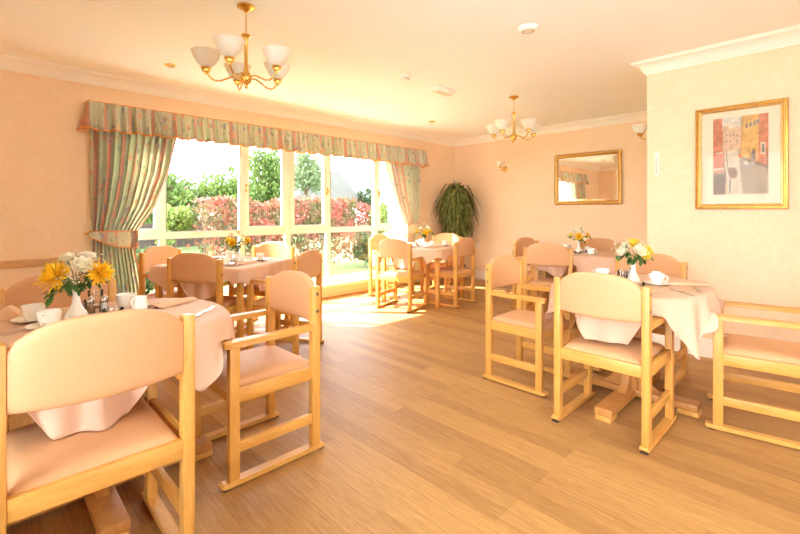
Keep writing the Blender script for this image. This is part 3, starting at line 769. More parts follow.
# ------------------------------------------------------------------ flowers
def petal(q, base, d, up, ln, wd, curl):
    d = d.normalized(); side = d.cross(up)
    if side.length < 1e-3: side = Vector((1, 0, 0))
    side.normalize(); nrm = side.cross(d)
    P = []
    for i in range(4):
        t = i/3; w_ = wd*(.45+1.0*math.sin(math.pi*(.15+.75*t)))*.7*(1 if i < 3 else .35)
        c = base+d*ln*t+nrm*curl*ln*t*t
        P.append([c-side*w_+nrm*w_*.3, c, c+side*w_+nrm*w_*.3])
    q.grid(P)
def bloom_mesh(kind, rg):
    q = MB(); Z = Vector((0, 0, 1))
    if kind == 'chrysanthemum':
        for ring, (n, el, ln) in enumerate([(10, 80, .026), (14, 60, .036), (18, 38, .045), (20, 16, .050), (20, -8, .050), (14, -28, .044)]):
            for i in range(n):
                a = 2*math.pi*(i+.5*(ring % 2))/n+rg.uniform(-.12, .12); e = R(el+rg.uniform(-9, 9))
                petal(q, Vector((0, 0, .004)), Vector((math.cos(a)*math.cos(e), math.sin(a)*math.cos(e), math.sin(e))), Z, ln*rg.uniform(.85, 1.1), .0045, .18)
    else:
        for ring, (n, el, ln, wd) in enumerate([(4, 84, .022, .010), (5, 72, .028, .014), (6, 55, .034, .017), (7, 32, .038, .019), (7, 8, .036, .018)]):
            for i in range(n):
                a = 2*math.pi*(i+.5*(ring % 2))/n+rg.uniform(-.15, .15); e = R(el+rg.uniform(-6, 6))
                petal(q, Vector((math.cos(a)*.004, math.sin(a)*.004, 0)), Vector((math.cos(a)*math.cos(e), math.sin(a)*math.cos(e), math.sin(e))), Z, ln, wd, .35)
    return q
BL = {}
def flower(kind, colour, vx, vy, off, label, group, scale=1.0):
    r = thing('yellow_chrysanthemum' if kind == 'chrysanthemum' else 'white_rose', label, 'flower', (vx, vy, TT+.055), 0, group)
    p0 = Vector((rng.uniform(-.003, .003), rng.uniform(-.003, .003), 0)); p1 = Vector((off[0]*.05, off[1]*.05, .075)); p3 = Vector((off[0], off[1], off[2]-.080)); p2 = (p1+p3)*.5+Vector((0, 0, .015))
    MB().tube([p0, p1, p2, p3], .0018, 6).build('stem', M['stem'], r)
    key = (kind, colour)
    if key not in BL:
        o = bloom_mesh(kind, random.Random(4)).build('bloom', M[colour], r, recalc=False); BL[key] = o.data
    else:
        o = bpy.data.objects.new('bloom', BL[key]); C.objects.link(o); o.parent = r
    d = (p3-p2).normalized(); d = (d+Vector((0, 0, .25))).normalized()
    o.location = p3; o.rotation_euler = d.to_track_quat('Z', 'Y').to_euler(); o.scale = (scale,)*3
    return r
def sprig(vx, vy, ang, droop, label, group, ln=.10):
    q = MB(); rg = random.Random(int(ang*100)+int(vx*1000)); dr = Vector((math.cos(ang), math.sin(ang), 0))
    pts = [Vector((0, 0, 0))+dr*.002, dr*.008+Vector((0, 0, .08)), dr*.045+Vector((0, 0, .105+.02*(1-droop))), dr*(.045+ln*.6)+Vector((0, 0, .105+.05*(1-droop)-.05*droop))]
    r = thing('leafy_sprig', label, 'foliage', (vx, vy, TT+.055), 0, group)
    MB().tube(pts, .0014, 5).build('stem', M['stem'], r)
    for i in range(9):
        t = .35+.65*i/8; k = t*3; a_ = int(min(2, k)); b = pts[a_].lerp(pts[a_+1], k-a_)
        d = Vector((dr.x, dr.y, 0))*.6+Vector((rg.uniform(-1, 1), rg.uniform(-1, 1), rg.uniform(-.6, .5)-droop*.4))
        petal(q, b, d, Vector((0, 0, 1)), rg.uniform(.035, .055), .013, -.25)
    q.build('leaves', M['leaf'], r, recalc=False); return r
def gyp(vx, vy, off, label, group):
    r = thing('baby_breath_sprig', label, 'flower', (vx, vy, TT+.055), 0, group); q = MB(); s = MB(); rg = random.Random(int(off[0]*999)+5)
    o = Vector(off); s.tube([(0, 0, 0), (off[0]*.1, off[1]*.1, .08), o], .001, 4)
    for i in range(26):
        p = o+Vector((rg.gauss(0, .022), rg.gauss(0, .022), rg.gauss(0, .018))); s.tube([o-Vector((0, 0, .02)), p], .0006, 3)
        q.lathe([(0, .004), (.0035, .002), (.004, 0), (.0025, -.003), (0, -.004)], p, 6)
    s.build('stem', M['stem'], r); q.build('blossoms', M['white'], r); return r
rtv = Vector((.7005, .7137)); fwv = Vector((-.7137, .7005))
def bouquet(vx, vy, spec, sprigs, gyps, where):
    put('vase', vx, vy, 0, 'white china bud vase of flowers, '+where); gp = 'flowers in the vase, '+where
    for kind, col, lat, dep_, z, sc, desc in spec:
        o = rtv*lat+fwv*dep_
        nm = 'yellow chrysanthemum' if kind == 'chrysanthemum' else 'white rose'
        flower(kind, col, vx, vy, (o.x, o.y, z-.0), nm+' '+desc+' of the bunch, '+where, gp, sc)
    for i, (a, dr) in enumerate(sprigs): sprig(vx, vy, R(45.5+a), dr, ['dark leafy sprig in the vase on its mirror side', 'dark leafy sprig in the vase on its window side', 'dark leafy sprig drooping down the front of the vase', 'dark leafy sprig behind the flowers', 'dark leafy sprig drooping low on the window side'][i]+', '+where, gp)
    for i, (l_, d_, z) in enumerate(gyps):
        o = rtv*l_+fwv*d_; gyp(vx, vy, (o.x, o.y, z), ["tiny white baby's breath blossoms in front", "tiny white baby's breath blossoms at the top", "tiny white baby's breath blossoms on the window side"][i]+', '+where, gp)
CM, RO = 'chrysanthemum', 'rose'
bouquet(-2.278, .300, [(CM, 'goldc', -.035, -.055, .205, 1.55, 'in front, largest and spikiest'), (CM, 'yellow', -.100, .03, .215, 1.0, 'leaning farthest to the dado rail'), (CM, 'goldc', .098, -.005, .215, 1.25, 'leaning to the curtain'), (RO, 'white', .048, -.035, .245, 1.2, 'in front beside the spiky flower'), (RO, 'white', -.055, .03, .262, 1.05, 'behind, towards the dado rail'), (RO, 'white', .015, .05, .275, .9, 'topmost')],
        [(0, .6), (180, .3), (-100, 1), (90, .2), (200, 1)], [(.03, -.06, .13), (.06, .02, .19), (-.02, .03, .20)], 'table by the dado rail')
bouquet(-.935, 3.045, [(CM, 'yellow', .0, .0, .265, 1.1, 'topmost'), (CM, 'yellow', .075, .0, .215, 1.2, 'leaning to the canal picture'), (RO, 'white', .005, -.05, .22, 1.2, 'in front'), (RO, 'white', -.065, -.01, .215, 1.1, 'leaning to the window'), (RO, 'white', -.03, .03, .25, .9, 'behind, by the topmost flower'), (CM, 'yellow', .045, -.045, .20, .9, 'low in front'), (RO, 'white', .05, .04, .24, .9, 'at the back')],
        [(0, .5), (180, .4), (-90, .6), (90, .2)], [(-.06, -.03, .19), (.05, -.05, .16), (-.08, .0, .16)], 'table below the canal picture')
def small(key, dx, dy, where, mir=1):
    x, y, a = TP[key]
    bouquet(x+dx, y+dy, [(CM, 'goldc', -.02*mir, -.05, .20, 1.0, 'in front'), (CM, 'goldc', .09*mir, -.01, .215, .85, 'on its deeper golden side'), (CM, 'yellow', -.08*mir, .01, .215, .8, 'on its paler side'), (RO, 'white', -.05*mir, -.01, .26, 1.0, 'uppermost'), (RO, 'white', .04*mir, .02, .25, .9, 'half hidden behind')],
            [(0, .3), (180, .3), (-90, .7), (90, .2)], [(.02, -.02, .22)], where)
small('C', .07, .06, 'window table')
small('D', 0, 0, 'table beside the trailing plant', -1)
small('E', 0, .02, 'table below the mirror')

# ------------------------------------------------------------------ lamps
def cup_profile(): return [(.020, 0), (.034, .008), (.052, .026), (.066, .048), (.078, .072), (.084, .092), (.091, .100), (.088, .102), (.081, .093), (.073, .075), (.062, .050), (.049, .029), (.031, .011), (.014, .004)]
def chandelier(x, y, angs, label, watts=0):
    r = thing('chandelier', label, 'ceiling light', (x, y, H), 0, 'five-armed brass chandeliers')
    zz = lambda z: z-H
    MB().lathe([(0, 0), (.056, 0), (.056, -.008), (.040, -.016), (.030, -.020), (.014, -.036), (.006, -.040), (0, -.040)], seg=28).build('ceiling_rose', M['brass'], r, ang=.8)
    q = MB(); n = 10
    for i in range(n):
        z = -.046-(.165-.046)*i/(n-1); m = Matrix.Rotation(math.pi/2*(i % 2), 3, 'Z')
        q.tube([m@Vector((.006*math.cos(t), 0, .010*math.sin(t)))+Vector((0, 0, z)) for t in [2*math.pi*k/10 for k in range(11)]], .0013, 5)
    q.build('chain', M['brass'], r)
    hz = -.455
    q = MB(); q.lathe([(0, -.172), (.006, -.172), (.028, -.182), (.030, -.190), (.016, -.200), (.012, -.215), (.0125, -.23), (.011, -.235), (.011, -.39), (.013, -.395), (.012, -.41), (.024, -.425), (.036, hz), (.030, -.485), (.012, -.50), (.008, -.515), (.010, -.522), (0, -.53)], seg=24); q.build('column', M['brass'], r, ang=.8)
    for a in angs:
        ca, sa = math.cos(R(a)), math.sin(R(a)); d = lambda rr, z: (rtv.x*ca*rr+fwv.x*sa*rr, rtv.y*ca*rr+fwv.y*sa*rr, z)
        pts = [d(.03, hz), d(.07, hz+.004), d(.11, hz-.014), d(.15, hz-.034), d(.185, hz-.036), d(.212, hz-.018), d(.232, hz+.008), d(.237, hz+.022)]
        arm = MB().tube(pts, .0058, 8).build('arm', M['brass'], r, ang=2)
        c = d(.237, hz+.02)
        MB().lathe([(0, -.022), (.006, -.020), (.010, -.008), (.022, -.004), (.024, .010), (.030, .014), (.029, .022), (.018, .03), (0, .03)], c, 18).build('shade_holder', M['brass'], arm, ang=.8)
        MB().lathe(cup_profile(), (c[0], c[1], c[2]+.022), 28).build('shade', M['shade'], r, ang=1.2)
        bp = (c[0], c[1], c[2]+.105)
        MB().lathe([(0, -.055), (.008, -.05), (.012, -.03), (.020, -.008), (.020, .004), (.012, .018), (0, .022)], bp, 12).build('bulb', M['lit' if watts else 'bulb'], arm, ang=2)
        if watts:
            l = bpy.data.lights.new('fill_bulb_light', 'POINT'); l.energy = watts; l.color = (.97, .98, .94); l.shadow_soft_size = .07  # fill light, used by the added chandelier alone
            o = bpy.data.objects.new('fill_bulb_light', l); C.objects.link(o); o.parent = r; o.location = (c[0], c[1], c[2]+.17)
    return r
chandelier(-2.662, 1.229, [195, 267, 339, 51, 123], 'brass chandelier with five opal shades hanging nearest the camera')
chandelier(-2.60, 4.376, [152, 224, 296, 8, 80], 'brass chandelier with five opal shades hanging near the gilt mirror')
chandelier(.60, .95, [180, 252, 324, 36, 108], 'added lit brass chandelier with five opal shades, unseen fill light beside the camera', 10)  # unseen lamp added to light the room from the camera side
def sconce(x, y, z, rz, label):
    r = thing('wall_lamp', label, 'wall light', (x, y, z), rz, 'brass wall lamps')     # local -Y leaves the wall
    MB().lathe([(0, .018), (.020, .017), (.032, .012), (.044, .006), (.046, 0), (0, 0)], (0, 0, 0), 24, Matrix.Rotation(math.pi/2, 3, 'X')).build('wall_plate', M['brass'], r, ang=.8)
    MB().tube([(0, -.012, 0), (0, -.06, -.022), (0, -.10, -.028), (0, -.13, -.012), (0, -.14, .012)], .006, 8).build('arm', M['brass'], r, ang=2)
    MB().lathe([(0, -.01), (.012, -.006), (.024, 0), (.028, .012), (.018, .02), (0, .02)], (0, -.14, .015), 16).build('shade_holder', M['brass'], r, ang=.8)
    k = .82; MB().lathe([(a*k, b*k) for a, b in cup_profile()], (0, -.14, .03), 26).build('shade', M['shade'], r, ang=1.2)
sconce(-3.918, YB, 1.905, 0, 'brass wall lamp with small opal shade between the plant and mirror')
sconce(XE, 4.52, 1.90, -math.pi/2, 'brass wall lamp peeping past the corner of the canal picture wall')

# ------------------------------------------------------------------ wall pieces
def frame_piece(q, x0, x1, z0, z1, y, pr):
    """moulding swept round a rectangle; pr = (inset from the outer edge, distance from the wall)"""
    cor = [(x0, z0, 1, 1), (x1, z0, -1, 1), (x1, z1, -1, -1), (x0, z1, 1, -1)]
    P = [[(cx+sx*i, y-d, cz+sz*i) for i, d in pr] for cx, cz, sx, sz in cor]; P.append(P[0])
    q.grid(P)
pic = thing('framed_picture', 'gilt framed canal picture with boats hanging on the peach wall', 'picture', (-.54, YR, 1.61))
px0, px1, pz0, pz1 = -.285, .285, -.406, .409
q = MB(); frame_piece(q, px0, px1, pz0, pz1, 0, [(0, 0), (0, .020), (.004, .026), (.014, .028), (.018, .022), (.022, .022), (.026, .026), (.030, .024)]); q.build('outer_frame', M['gilt'], pic, ang=.3)
q = MB(); frame_piece(q, px0+.03, px1-.03, pz0+.03, pz1-.03, 0, [(0, .024), (.004, .022), (.012, .014), (.014, .008)]); q.build('inner_frame', M['giltlight'], pic, ang=.3)
MB().box((0, -.004, .0), (px1-px0-.02, .006, pz1-pz0-.02), 0).build('mount', M['mat'], pic)
ax0, ax1, az0, az1 = -.166, .173, -.291, .316
cols = {'sky': (214, 210, 200), 'water': (168, 152, 130), 'waterlt': (214, 202, 180), 'red': (206, 120, 88), 'red2': (188, 104, 78), 'ochre': (224, 172, 96), 'ochre2': (204, 152, 92), 'far': (214, 178, 150), 'dark': (116, 98, 86), 'boat': (132, 92, 66), 'boatw': (226, 214, 196), 'blue': (138, 148, 166), 'win': (128, 122, 118), 'coral': (214, 116, 88)}
names = list(cols); pm = [plain('watercolour_'+n, tuple(.74*v+.26*w_ for v, w_ in zip(cols[n], (226, 196, 160))), .85, var=.2, vs=26) for n in names]
q = MB(); lay = [0]
def paint(col, pts):
    lay[0] += 1; q.slot = names.index(col); y = -.0085-.00012*lay[0]
    q.face([q.bm.verts.new((ax0+(ax1-ax0)*u, y, az0+(az1-az0)*v)) for u, v in pts])
paint('water', [(0, 0), (1, 0), (1, 1), (0, 1)]); paint('sky', [(.12, .80), (.62, .80), (.62, 1), (.12, 1)])
paint('far', [(.18, .55), (.55, .55), (.52, .86), (.42, .88), (.34, .85), (.26, .90), (.18, .88)])
for u, v in ((.24, .76), (.24, .68), (.31, .74), (.31, .67), (.38, .75), (.44, .74), (.44, .67)): paint('win', [(u, v), (u+.025, v), (u+.025, v+.035), (u, v+.035)])
paint('waterlt', [(.2, .0), (.55, 0), (.50, .40), (.48, .57), (.22, .57), (.24, .25)])
paint('far', [(.24, .58), (.30, .63), (.38, .645), (.46, .63), (.50, .60), (.50, .57), (.45, .60), (.38, .615), (.31, .60), (.27, .56)])
paint('red', [(0, .28), (.21, .30), (.20, .55), (.17, .60), (.17, 1), (0, 1)]); paint('red2', [(.0, .62), (.12, .63), (.19, .68), (.17, .92), (.08, .98), (0, .95)])
paint('boatw', [(0, .31), (.20, .33), (.20, .36), (0, .34)]); paint('coral', [(.03, .46), (.19, .48), (.17, .52), (.03, .50)]); paint('boatw', [(.05, .53), (.18, .54), (.18, .56), (.05, .55)])
paint('dark', [(0, 0), (.22, 0), (.25, .24), (.20, .27), (0, .26)])
paint('ochre', [(.51, .48), (.56, 1), (.86, 1), (.84, .38), (.70, .42)]); paint('red', [(.82, .38), (1, .33), (1, 1), (.84, 1)]); paint('ochre2', [(.51, .50), (.56, .80), (.57, 1), (.53, 1)])
for u in (.60, .67, .74, .80): paint('win', [(u, .83+(u-.6)*.2), (u+.045, .84+(u-.6)*.2), (u+.045, .90+(u-.6)*.2), (u, .89+(u-.6)*.2)])
paint('dark', [(.71, .44), (.78, .42), (.78, .54), (.745, .57), (.71, .54)]); paint('boatw', [(.87, .50), (.95, .49), (.95, .64), (.87, .64)]); paint('win', [(.885, .515), (.935, .508), (.935, .622), (.885, .625)])
paint('dark', [(.50, .47), (.70, .40), (1, .31), (1, .345), (.70, .43), (.51, .49)])
paint('boat', [(.29, .25), (.34, .21), (.44, .22), (.46, .28), (.42, .34), (.34, .35), (.29, .31)]); paint('dark', [(.31, .29), (.36, .31), (.43, .29), (.40, .25), (.33, .25)])
paint('boatw', [(.57, .40), (.64, .355), (.74, .375), (.76, .40), (.68, .405), (.60, .42)]); paint('blue', [(.58, .39), (.64, .345), (.73, .365), (.75, .385), (.64, .375)])
paint('coral', [(.47, .48), (.51, .46), (.53, .49), (.50, .52), (.47, .51)])
for u, v0, v1, k in ((.235, .30, .58, .05), (.66, .37, .56, .01), (.96, .33, .56, .02), (.70, .37, .52, -.02)): paint('dark', [(u+k, v0), (u+k+.012, v0), (u+.012, v1), (u, v1)])
paint('blue', [(.30, .02), (.33, .02), (.34, .20), (.31, .20)]); paint('boatw', [(.22, .0), (.27, 0), (.30, .22), (.27, .24)])
q.build('print', pm, pic, recalc=False, smooth=False)
raw('glazing', [(px0+.03, -.0125, pz0+.03), (px1-.03, -.0125, pz0+.03), (px1-.03, -.0125, pz1-.03), (px0+.03, -.0125, pz1-.03)], [(0, 1, 2, 3)], glassmat('picture_glass', gloss=.05, k=.35), pic)

mi = thing('wall_mirror', 'wide gilt framed mirror hanging on the back wall', 'mirror', (-2.56, YB, 1.667))
mx0, mx1, mz0, mz1 = -.482, .482, -.378, .378
q = MB(); frame_piece(q, mx0, mx1, mz0, mz1, 0, [(0, 0), (0, .022), (.006, .030), (.016, .034), (.028, .032), (.038, .026), (.044, .026), (.052, .020), (.056, .014)]); q.build('gilt_frame', M['gilt'], mi, ang=.3)
q = MB()
for side in range(4):
    n = 40 if side % 2 == 0 else 31
    for i in range(n):
        t = (i+.5)/n
        if side == 0: p = (mx0+(mx1-mx0)*t, mz0+.022)
        elif side == 2: p = (mx0+(mx1-mx0)*t, mz1-.022)
        elif side == 1: p = (mx1-.022, mz0+(mz1-mz0)*t)
        else: p = (mx0+.022, mz0+(mz1-mz0)*t)
        q.lathe([(0, .008), (.006, .006), (.009, 0)], (p[0], -.031, p[1]), 8, Matrix.Rotation(math.pi/2, 3, 'X'))
q.build('beading', M['giltlight'], mi, ang=2)
q = MB(); e = .056; bv = .022
outer = [(mx0+e, mz0+e), (mx1-e, mz0+e), (mx1-e, mz1-e), (mx0+e, mz1-e)]; inner = [(mx0+e+bv, mz0+e+bv), (mx1-e-bv, mz0+e+bv), (mx1-e-bv, mz1-e-bv), (mx0+e+bv, mz1-e-bv)]
A = [q.bm.verts.new((a, -.012, b)) for a, b in outer]; B = [q.bm.verts.new((a, -.0142, b)) for a, b in inner]
for i in range(4): q.face((A[i], A[(i+1) % 4], B[(i+1) % 4], B[i]))
q.face(B); q.build('mirror_glass', M['mirror'], mi, smooth=False)

th = thing('wall_thermometer', 'slim white thermometer strip on the wall beside the canal picture', 'thermometer', (-1.11, YR, 1.60))
MB().box((0, -.005, 0), (.034, .010, .205), .004).build('backing', M['plastic'], th)
q = MB(); q.box((-.004, -.0108, -.005), (.004, .002, .12), .0005); q.lathe([(0, .005), (.005, .003), (.006, 0)], (-.004, -.010, -.07), 10, Matrix.Rotation(math.pi/2, 3, 'X')); q.build('tube', plain('red_spirit', (220, 120, 100), .4), th)
q = MB()
for i in range(13): q.box((.008, -.0105, -.06+i*.009), (.010 if i % 3 == 0 else .006, .001, .0018), 0)
q.build('scale', plain('grey_ink', (150, 140, 150), .8), th)

def rounded_device(name, label, cat, x, y, prof_, detail):
    r = thing(name, label, cat, (x, y, H)); MB().lathe(prof_, (0, 0, 0), 32).build('body', M['plastic'], r, ang=.8); detail(r); return r
rounded_device('ceiling_detector', 'flat round white detector on the ceiling nearest the canal picture', 'detector', -1.555, 2.809, [(0, -.028), (.040, -.028), (.058, -.022), (.070, -.010), (.072, 0), (0, 0)],
    lambda r: MB().lathe([(.030, -.0285), (.034, -.031), (.040, -.031), (.044, -.0275)], (0, 0, 0), 28).build('sensor_ring', M['plasticdk'], r))
rounded_device('smoke_alarm', 'small drum shaped white smoke alarm on the ceiling', 'smoke alarm', -2.921, 2.934, [(0, -.055), (.034, -.055), (.040, -.050), (.042, -.030), (.052, -.026), (.054, -.004), (.050, 0), (0, 0)],
    lambda r: MB().lathe([(.0405, -.046), (.043, -.044), (.043, -.038), (.0405, -.036)], (0, 0, 0), 28).build('vent_ring', M['plasticdk'], r))
em = thing('emergency_light', 'oblong white emergency light fitted to the ceiling near the smoke alarm', 'light fitting', (-2.97, 3.561, H), 0)
em.rotation_euler = (0, 0, R(90))
MB().box((0, 0, -.012), (.30, .105, .024), .008).build('housing', M['plastic'], em)
MB().box((0, 0, -.034), (.27, .085, .034), .014, seg=3).build('diffuser', plain('frosted_diffuser', (246, 238, 222), .3), em)
q = MB()
for i in range(9): q.box((-.10+.025*i, 0, -.052), (.004, .07, .003), 0)
q.build('ribs', M['plasticdk'], em)
for x, y, lb in ((-4.136, 4.711, 'small brass ceiling rosette above the plant side of the window'), (-4.196, 1.23, 'small brass ceiling rosette above the dado rail side of the window')):
    r = thing('ceiling_spotlight', lb, 'spotlight', (x, y, H), 0, 'small brass ceiling spots')
    MB().lathe([(0, -.006), (.026, -.006), (.034, -.014), (.040, -.012), (.044, 0), (0, 0)], (0, 0, 0), 24).build('bezel', M['brass'], r, ang=.6)
    MB().lathe([(0, -.012), (.018, -.010), (.024, -.006)], (0, 0, 0), 20).build('lens', M['plasticdk'], r)
so = thing('wall_socket', 'small white double socket low on the back wall', 'socket', (-4.485, YB, .60))
MB().box((0, -.006, 0), (.086, .012, .086), .004).build('plate', M['plastic'], so); MB().box((0, -.013, .02), (.02, .004, .014), .001).build('switch', M['plasticdk'], so)

# ------------------------------------------------------------------ hanging plant in the corner
pl = thing('trailing_plant', 'tall bushy plant with long hanging leaves in the room corner', 'plant', (-4.61, 5.90, 0))
MB().lathe([(0, 0), (.12, 0), (.15, .24), (.16, .26), (.15, .27), (.14, .25), (0, .24)], (0, 0, 0), 24).build('pot', M['pot'], pl, ang=.6)
MB().tube([(0, 0, .22), (.01, .01, .8), (-.01, .0, 1.3), (0, 0, 1.55)], .016, 8).build('stem', M['branch'], pl)
rg = random.Random(21); V, Fc = [], []
for i in range(560):
    a = rg.uniform(0, 2*math.pi); lvl = rg.random(); z0 = 1.58-.62*lvl**1.2; d = Vector((math.cos(a), math.sin(a), 0))
    out = (.10+.34*rg.random()**.7)*(.65+.35*math.sin(math.pi*min(1, lvl+.3))); ln = rg.uniform(.22, .42); w_ = rg.uniform(.011, .020)
    up = rg.uniform(.05, .16)*(1-lvl*.7); side = Vector((-d.y, d.x, 0)); b0 = Vector((0, 0, z0))+d*.03; tw = rg.uniform(-.08, .08)
    n = 6; idx = len(V)
    for k in range(n+1):
        t = k/n; p = b0+d*out*(1-(1-t)**1.6)+side*tw*t+Vector((0, 0, up*math.sin(math.pi*min(1, t*1.6))-ln*t**1.7))
        if p.x < -.37: p.x = -.37
        if p.y > .37: p.y = .37
        ww = w_*(math.sin(math.pi*(.12+.86*t))**.7); V.append(p-side*ww); V.append(p+side*ww)
    for k in range(n): Fc.append((idx+2*k, idx+2*k+1, idx+2*k+3, idx+2*k+2))
for i in range(26):
    a = rg.uniform(0, 6.28); d = Vector((math.cos(a), math.sin(a), 0)); side = Vector((-d.y, d.x, 0)); idx = len(V)
    for k in range(4):
        t = k/3; p = Vector((0, 0, 1.52))+d*.09*t+Vector((0, 0, rg.uniform(.16, .26)*t)); ww = .010*(1-t)+.001; V.append(p-side*ww); V.append(p+side*ww)
    for k in range(3): Fc.append((idx+2*k, idx+2*k+1, idx+2*k+3, idx+2*k+2))
raw('leaves', [tuple(v) for v in V], Fc, M['frond'], pl)

# ------------------------------------------------------------------ garden
struct(MB().box((-5.55, 3.5, -.14), (.9, 26, .1), 0).build('patio', M['patio']))
struct(MB().box((-26, 6, -.19), (41, 70, .1), 0).build('lawn', M['grass']))
def leafcloud(name, mat, parent, fn, n, size, seed):
    r_ = random.Random(seed); V, Fc = [], []
    for i in range(n):
        p = fn(r_); a = Euler((r_.uniform(0, 6.28), r_.uniform(0, 6.28), r_.uniform(0, 6.28))).to_matrix(); s = size*r_.uniform(.6, 1.3); k = len(V)
        for u, v, w_ in ((-.5, 0, 0), (0, -.28, .06), (.55, 0, 0), (0, .28, .06)): V.append(tuple(Vector(p)+a@Vector((u*s, v*s, w_*s))))
        Fc.append((k, k+1, k+2, k+3))
    return raw(name, V, Fc, mat, parent)
def ellip(cx, cy, cz, rx, ry, rz_, lumps, seed):
    r0 = random.Random(seed); L = []
    for _ in range(lumps):
        a = r0.uniform(0, 6.28); b = r0.uniform(-.9, 1); k = r0.uniform(.45, .8); c = math.sqrt(max(0, 1-b*b))
        L.append((cx+rx*k*c*math.cos(a), cy+ry*k*c*math.sin(a), cz+rz_*k*b, r0.uniform(.32, .5)))
    def f_(r_):
        x, y, z, q_ = r_.choice(L); d = Vector((r_.gauss(0, 1), r_.gauss(0, 1), r_.gauss(0, 1))).normalized()*r_.random()**.35*q_
        return (x+d.x*rx, y+d.y*ry, z+d.z*rz_)
    return f_
hz_ = thing('hedge', 'long red tipped clipped hedge beyond the window', 'hedge', (-9.3, 5.2, -.14))
def hf(r_):
    y = r_.uniform(-2.0, 2.25); e = .12*math.sin(y*1.9)+.10*math.sin(y*4.3+1); x = r_.gauss(0, .34); z = 1.62*r_.random()**.6+e*.6
    if r_.random() < .5: x = .5+.22*r_.random()+.1*math.sin(y*3+z*4)
    return (x, y, max(.1, z))
leafcloud('foliage', M['hedge'], hz_, hf, 9000, .10, 3)
q = MB(); r0 = random.Random(2)
for i in range(6): q.tube([(r0.uniform(-.2, .2), -1.9+i*.78, -.05), (r0.uniform(-.2, .2), -1.85+i*.78, .8), (r0.uniform(-.2, .2), -1.8+i*.78, 1.4)], .025, 5)
q.build('stems', M['branch'], hz_)
def tree(name, x, y, h, rx, rz_, mat, n, size, label, cat='tree', cz=None, trunk=True, group='trees beyond the hedge'):
    r = thing(name, label, cat, (x, y, -.14), 0, group); cz = h-rz_ if cz is None else cz
    leafcloud('crown', M[mat], r, ellip(0, 0, cz, rx, rx, rz_, 16, int(abs(x*100)+y*10)), n, size, int(abs(x*37)+y))
    q = MB(); q.tube([(0, 0, -.05), (.05, 0, cz*.5), (0, .05, cz)], .11 if trunk else .03, 8, True, [1, .8, .5])
    for k in range(5): a = k*1.26; q.tube([(0, 0, cz*.7), (rx*.5*math.cos(a), rx*.5*math.sin(a), cz+rz_*.3)], .04 if trunk else .015, 6)
    q.build('trunk', M['branch'], r)
tree('broad_tree', -15.0, 4.25, 2.9, 1.25, .95, 'green', 6500, .14, 'broad green tree above the lime shrub, beside the left curtain', cz=1.85)
tree('broad_tree', -14.8, 6.15, 2.9, 1.2, .95, 'green', 6500, .14, 'broad green tree above the red hedge in the widest left pane', cz=1.95)
tree('tall_tree', -14.6, 7.55, 3.7, .85, 1.3, 'green', 4500, .13, 'tall green tree filling the narrow casement up to the valance', cz=2.45)
tree('tall_tree', -16.5, 10.35, 4.2, .95, 1.35, 'pale', 4200, .14, 'tall pale tree beside the grey sloping roof', cz=2.9)
tree('round_tree', -19, 15.9, 2.8, .85, .75, 'bushdk', 3000, .14, 'distant round dark tree under the open sky', cz=2.05)
tree('lime_shrub', -8.7, 7.75, 1.6, .32, .55, 'lime', 1600, .09, 'bright lime shrub at the plant end of the red hedge', 'shrub', trunk=False, group='garden shrubs')
tree('lime_shrub', -9.6, 2.9, 1.6, .38, .6, 'lime', 1800, .09, 'lime green shrub beside the red hedge, near the left curtain', 'shrub', trunk=False, group='garden shrubs')
tree('laurel_shrub', -6.9, 1.6, .95, .55, .5, 'bushdk', 2400, .09, 'low dark shrub just outside the glass by the tied curtain', 'shrub', trunk=False, group='garden shrubs')
tree('laurel_shrub', -7.8, 6.7, .9, .4, .42, 'bushdk', 1800, .08, 'low dark shrub outside the lower pane beside the sunlit armchair', 'shrub', trunk=False, group='garden shrubs')
ho = thing('brick_house', 'brown brick house with a pale window behind the green tree', 'house', (-20, 5.5, -.14))
MB().box((0, 0, 1.1), (5, 7.0, 2.2), 0).build('wall', M['brick'], ho)
q = MB(); q.prism([(-2.7, 2.2), (2.7, 2.2), (1.8, 2.5), (-1.8, 2.5)], -3.7, 3.7, lambda a, b, w_: (a, w_, b)); q.build('roof', M['roof'], ho, ang=.3)
q = MB(); wx = 2.52
for (y0, y1, z0, z1) in ((.35, .42, 1.1, 1.7), (.93, 1.0, 1.1, 1.7), (.35, 1.0, 1.1, 1.17), (.35, 1.0, 1.63, 1.7), (.65, .70, 1.1, 1.7)): q.box((wx, (y0+y1)/2, (z0+z1)/2), (.08, y1-y0, z1-z0), 0)
wf = q.build('window', M['upvc'], ho); raw('pane', [(wx, .4, 1.14), (wx, .96, 1.14), (wx, .96, 1.66), (wx, .4, 1.66)], [(0, 1, 2, 3)], M['bluew'], wf)
ba = thing('outbuilding', 'low outbuilding with sloping grey roof beyond the hedge', 'building', (-21.5, 13.6, -.14))
MB().box((0, 0, 1.1), (4, 3.4, 2.2), 0).build('wall', M['brick'], ba)
q = MB(); q.prism([(-2.3, 1.9), (2.3, 1.9), (.6, 3.5), (-.6, 3.5)], -2.3, 2.3, lambda a, b, w_: (w_, a, b)); q.build('roof', M['roof'], ba, ang=.3)

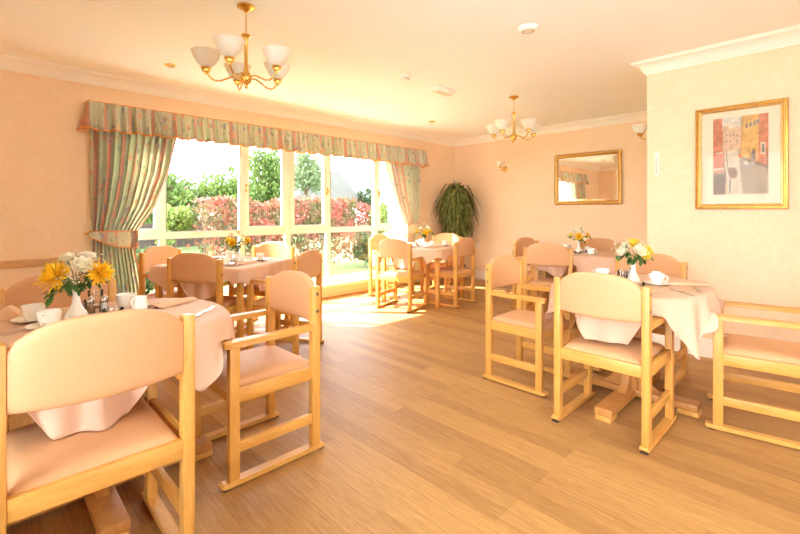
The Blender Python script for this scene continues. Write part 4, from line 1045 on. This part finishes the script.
# ------------------------------------------------------------------ light, camera, view
wd = bpy.data.worlds.new('sky'); bpy.context.scene.world = wd; wd.use_nodes = True
nt = wd.node_tree; bg = nt.nodes['Background']
sk = nt.nodes.new('ShaderNodeTexSky'); sk.sky_type = 'NISHITA'; sk.sun_disc = False; sk.sun_elevation = R(43); sk.sun_rotation = R(130); sk.dust_density = 4; sk.air_density = 1.0; sk.ozone_density = .5
hs = nt.nodes.new('ShaderNodeMix'); hs.data_type = 'RGBA'; hs.inputs[0].default_value = .75; hs.inputs[7].default_value = (6.3, 7.2, 7.8, 1)
nt.links.new(sk.outputs[0], hs.inputs[6]); nt.links.new(hs.outputs[2], bg.inputs['Color']); bg.inputs['Strength'].default_value = 1.7
sl = bpy.data.lights.new('sun', 'SUN'); sl.energy = 36; sl.angle = R(.6); sl.color = (1, .985, .93)
so_ = bpy.data.objects.new('sun', sl); C.objects.link(so_); so_.location = (-12, -6, 12); so_.rotation_euler = Vector((1, .85, -1.14)).to_track_quat('-Z', 'Y').to_euler()
cam = bpy.data.cameras.new('camera'); co = bpy.data.objects.new('camera', cam); C.objects.link(co)
cam.sensor_width = 36; cam.lens = 36*430.2/800; cam.shift_y = -(267-212.14)/800; cam.clip_start = .05
co.location = (0, 0, 1.18); co.rotation_euler = (R(90), 0, R(45.536))
sc = bpy.context.scene; sc.camera = co
sc.view_settings.view_transform = 'Standard'; sc.view_settings.look = 'None'; sc.view_settings.gamma = 1; sc.view_settings.exposure = 0.28
sc.view_settings.use_curve_mapping = False
sc.cycles.max_bounces = 10; sc.cycles.diffuse_bounces = 6; sc.cycles.transparent_max_bounces = 16; sc.cycles.sample_clamp_indirect = 8
sc.cycles.caustics_reflective = False; sc.cycles.caustics_refractive = False

seen_ = {}
for o in bpy.data.objects:
    if 'label' in o:
        if len(o['label'].split()) > 16 or len(o['label'].split()) < 4: print('LABEL LENGTH', len(o['label'].split()), o['label'])
        if o['label'] in seen_: print('LABEL TWICE', o['label'])
        seen_[o['label']] = 1
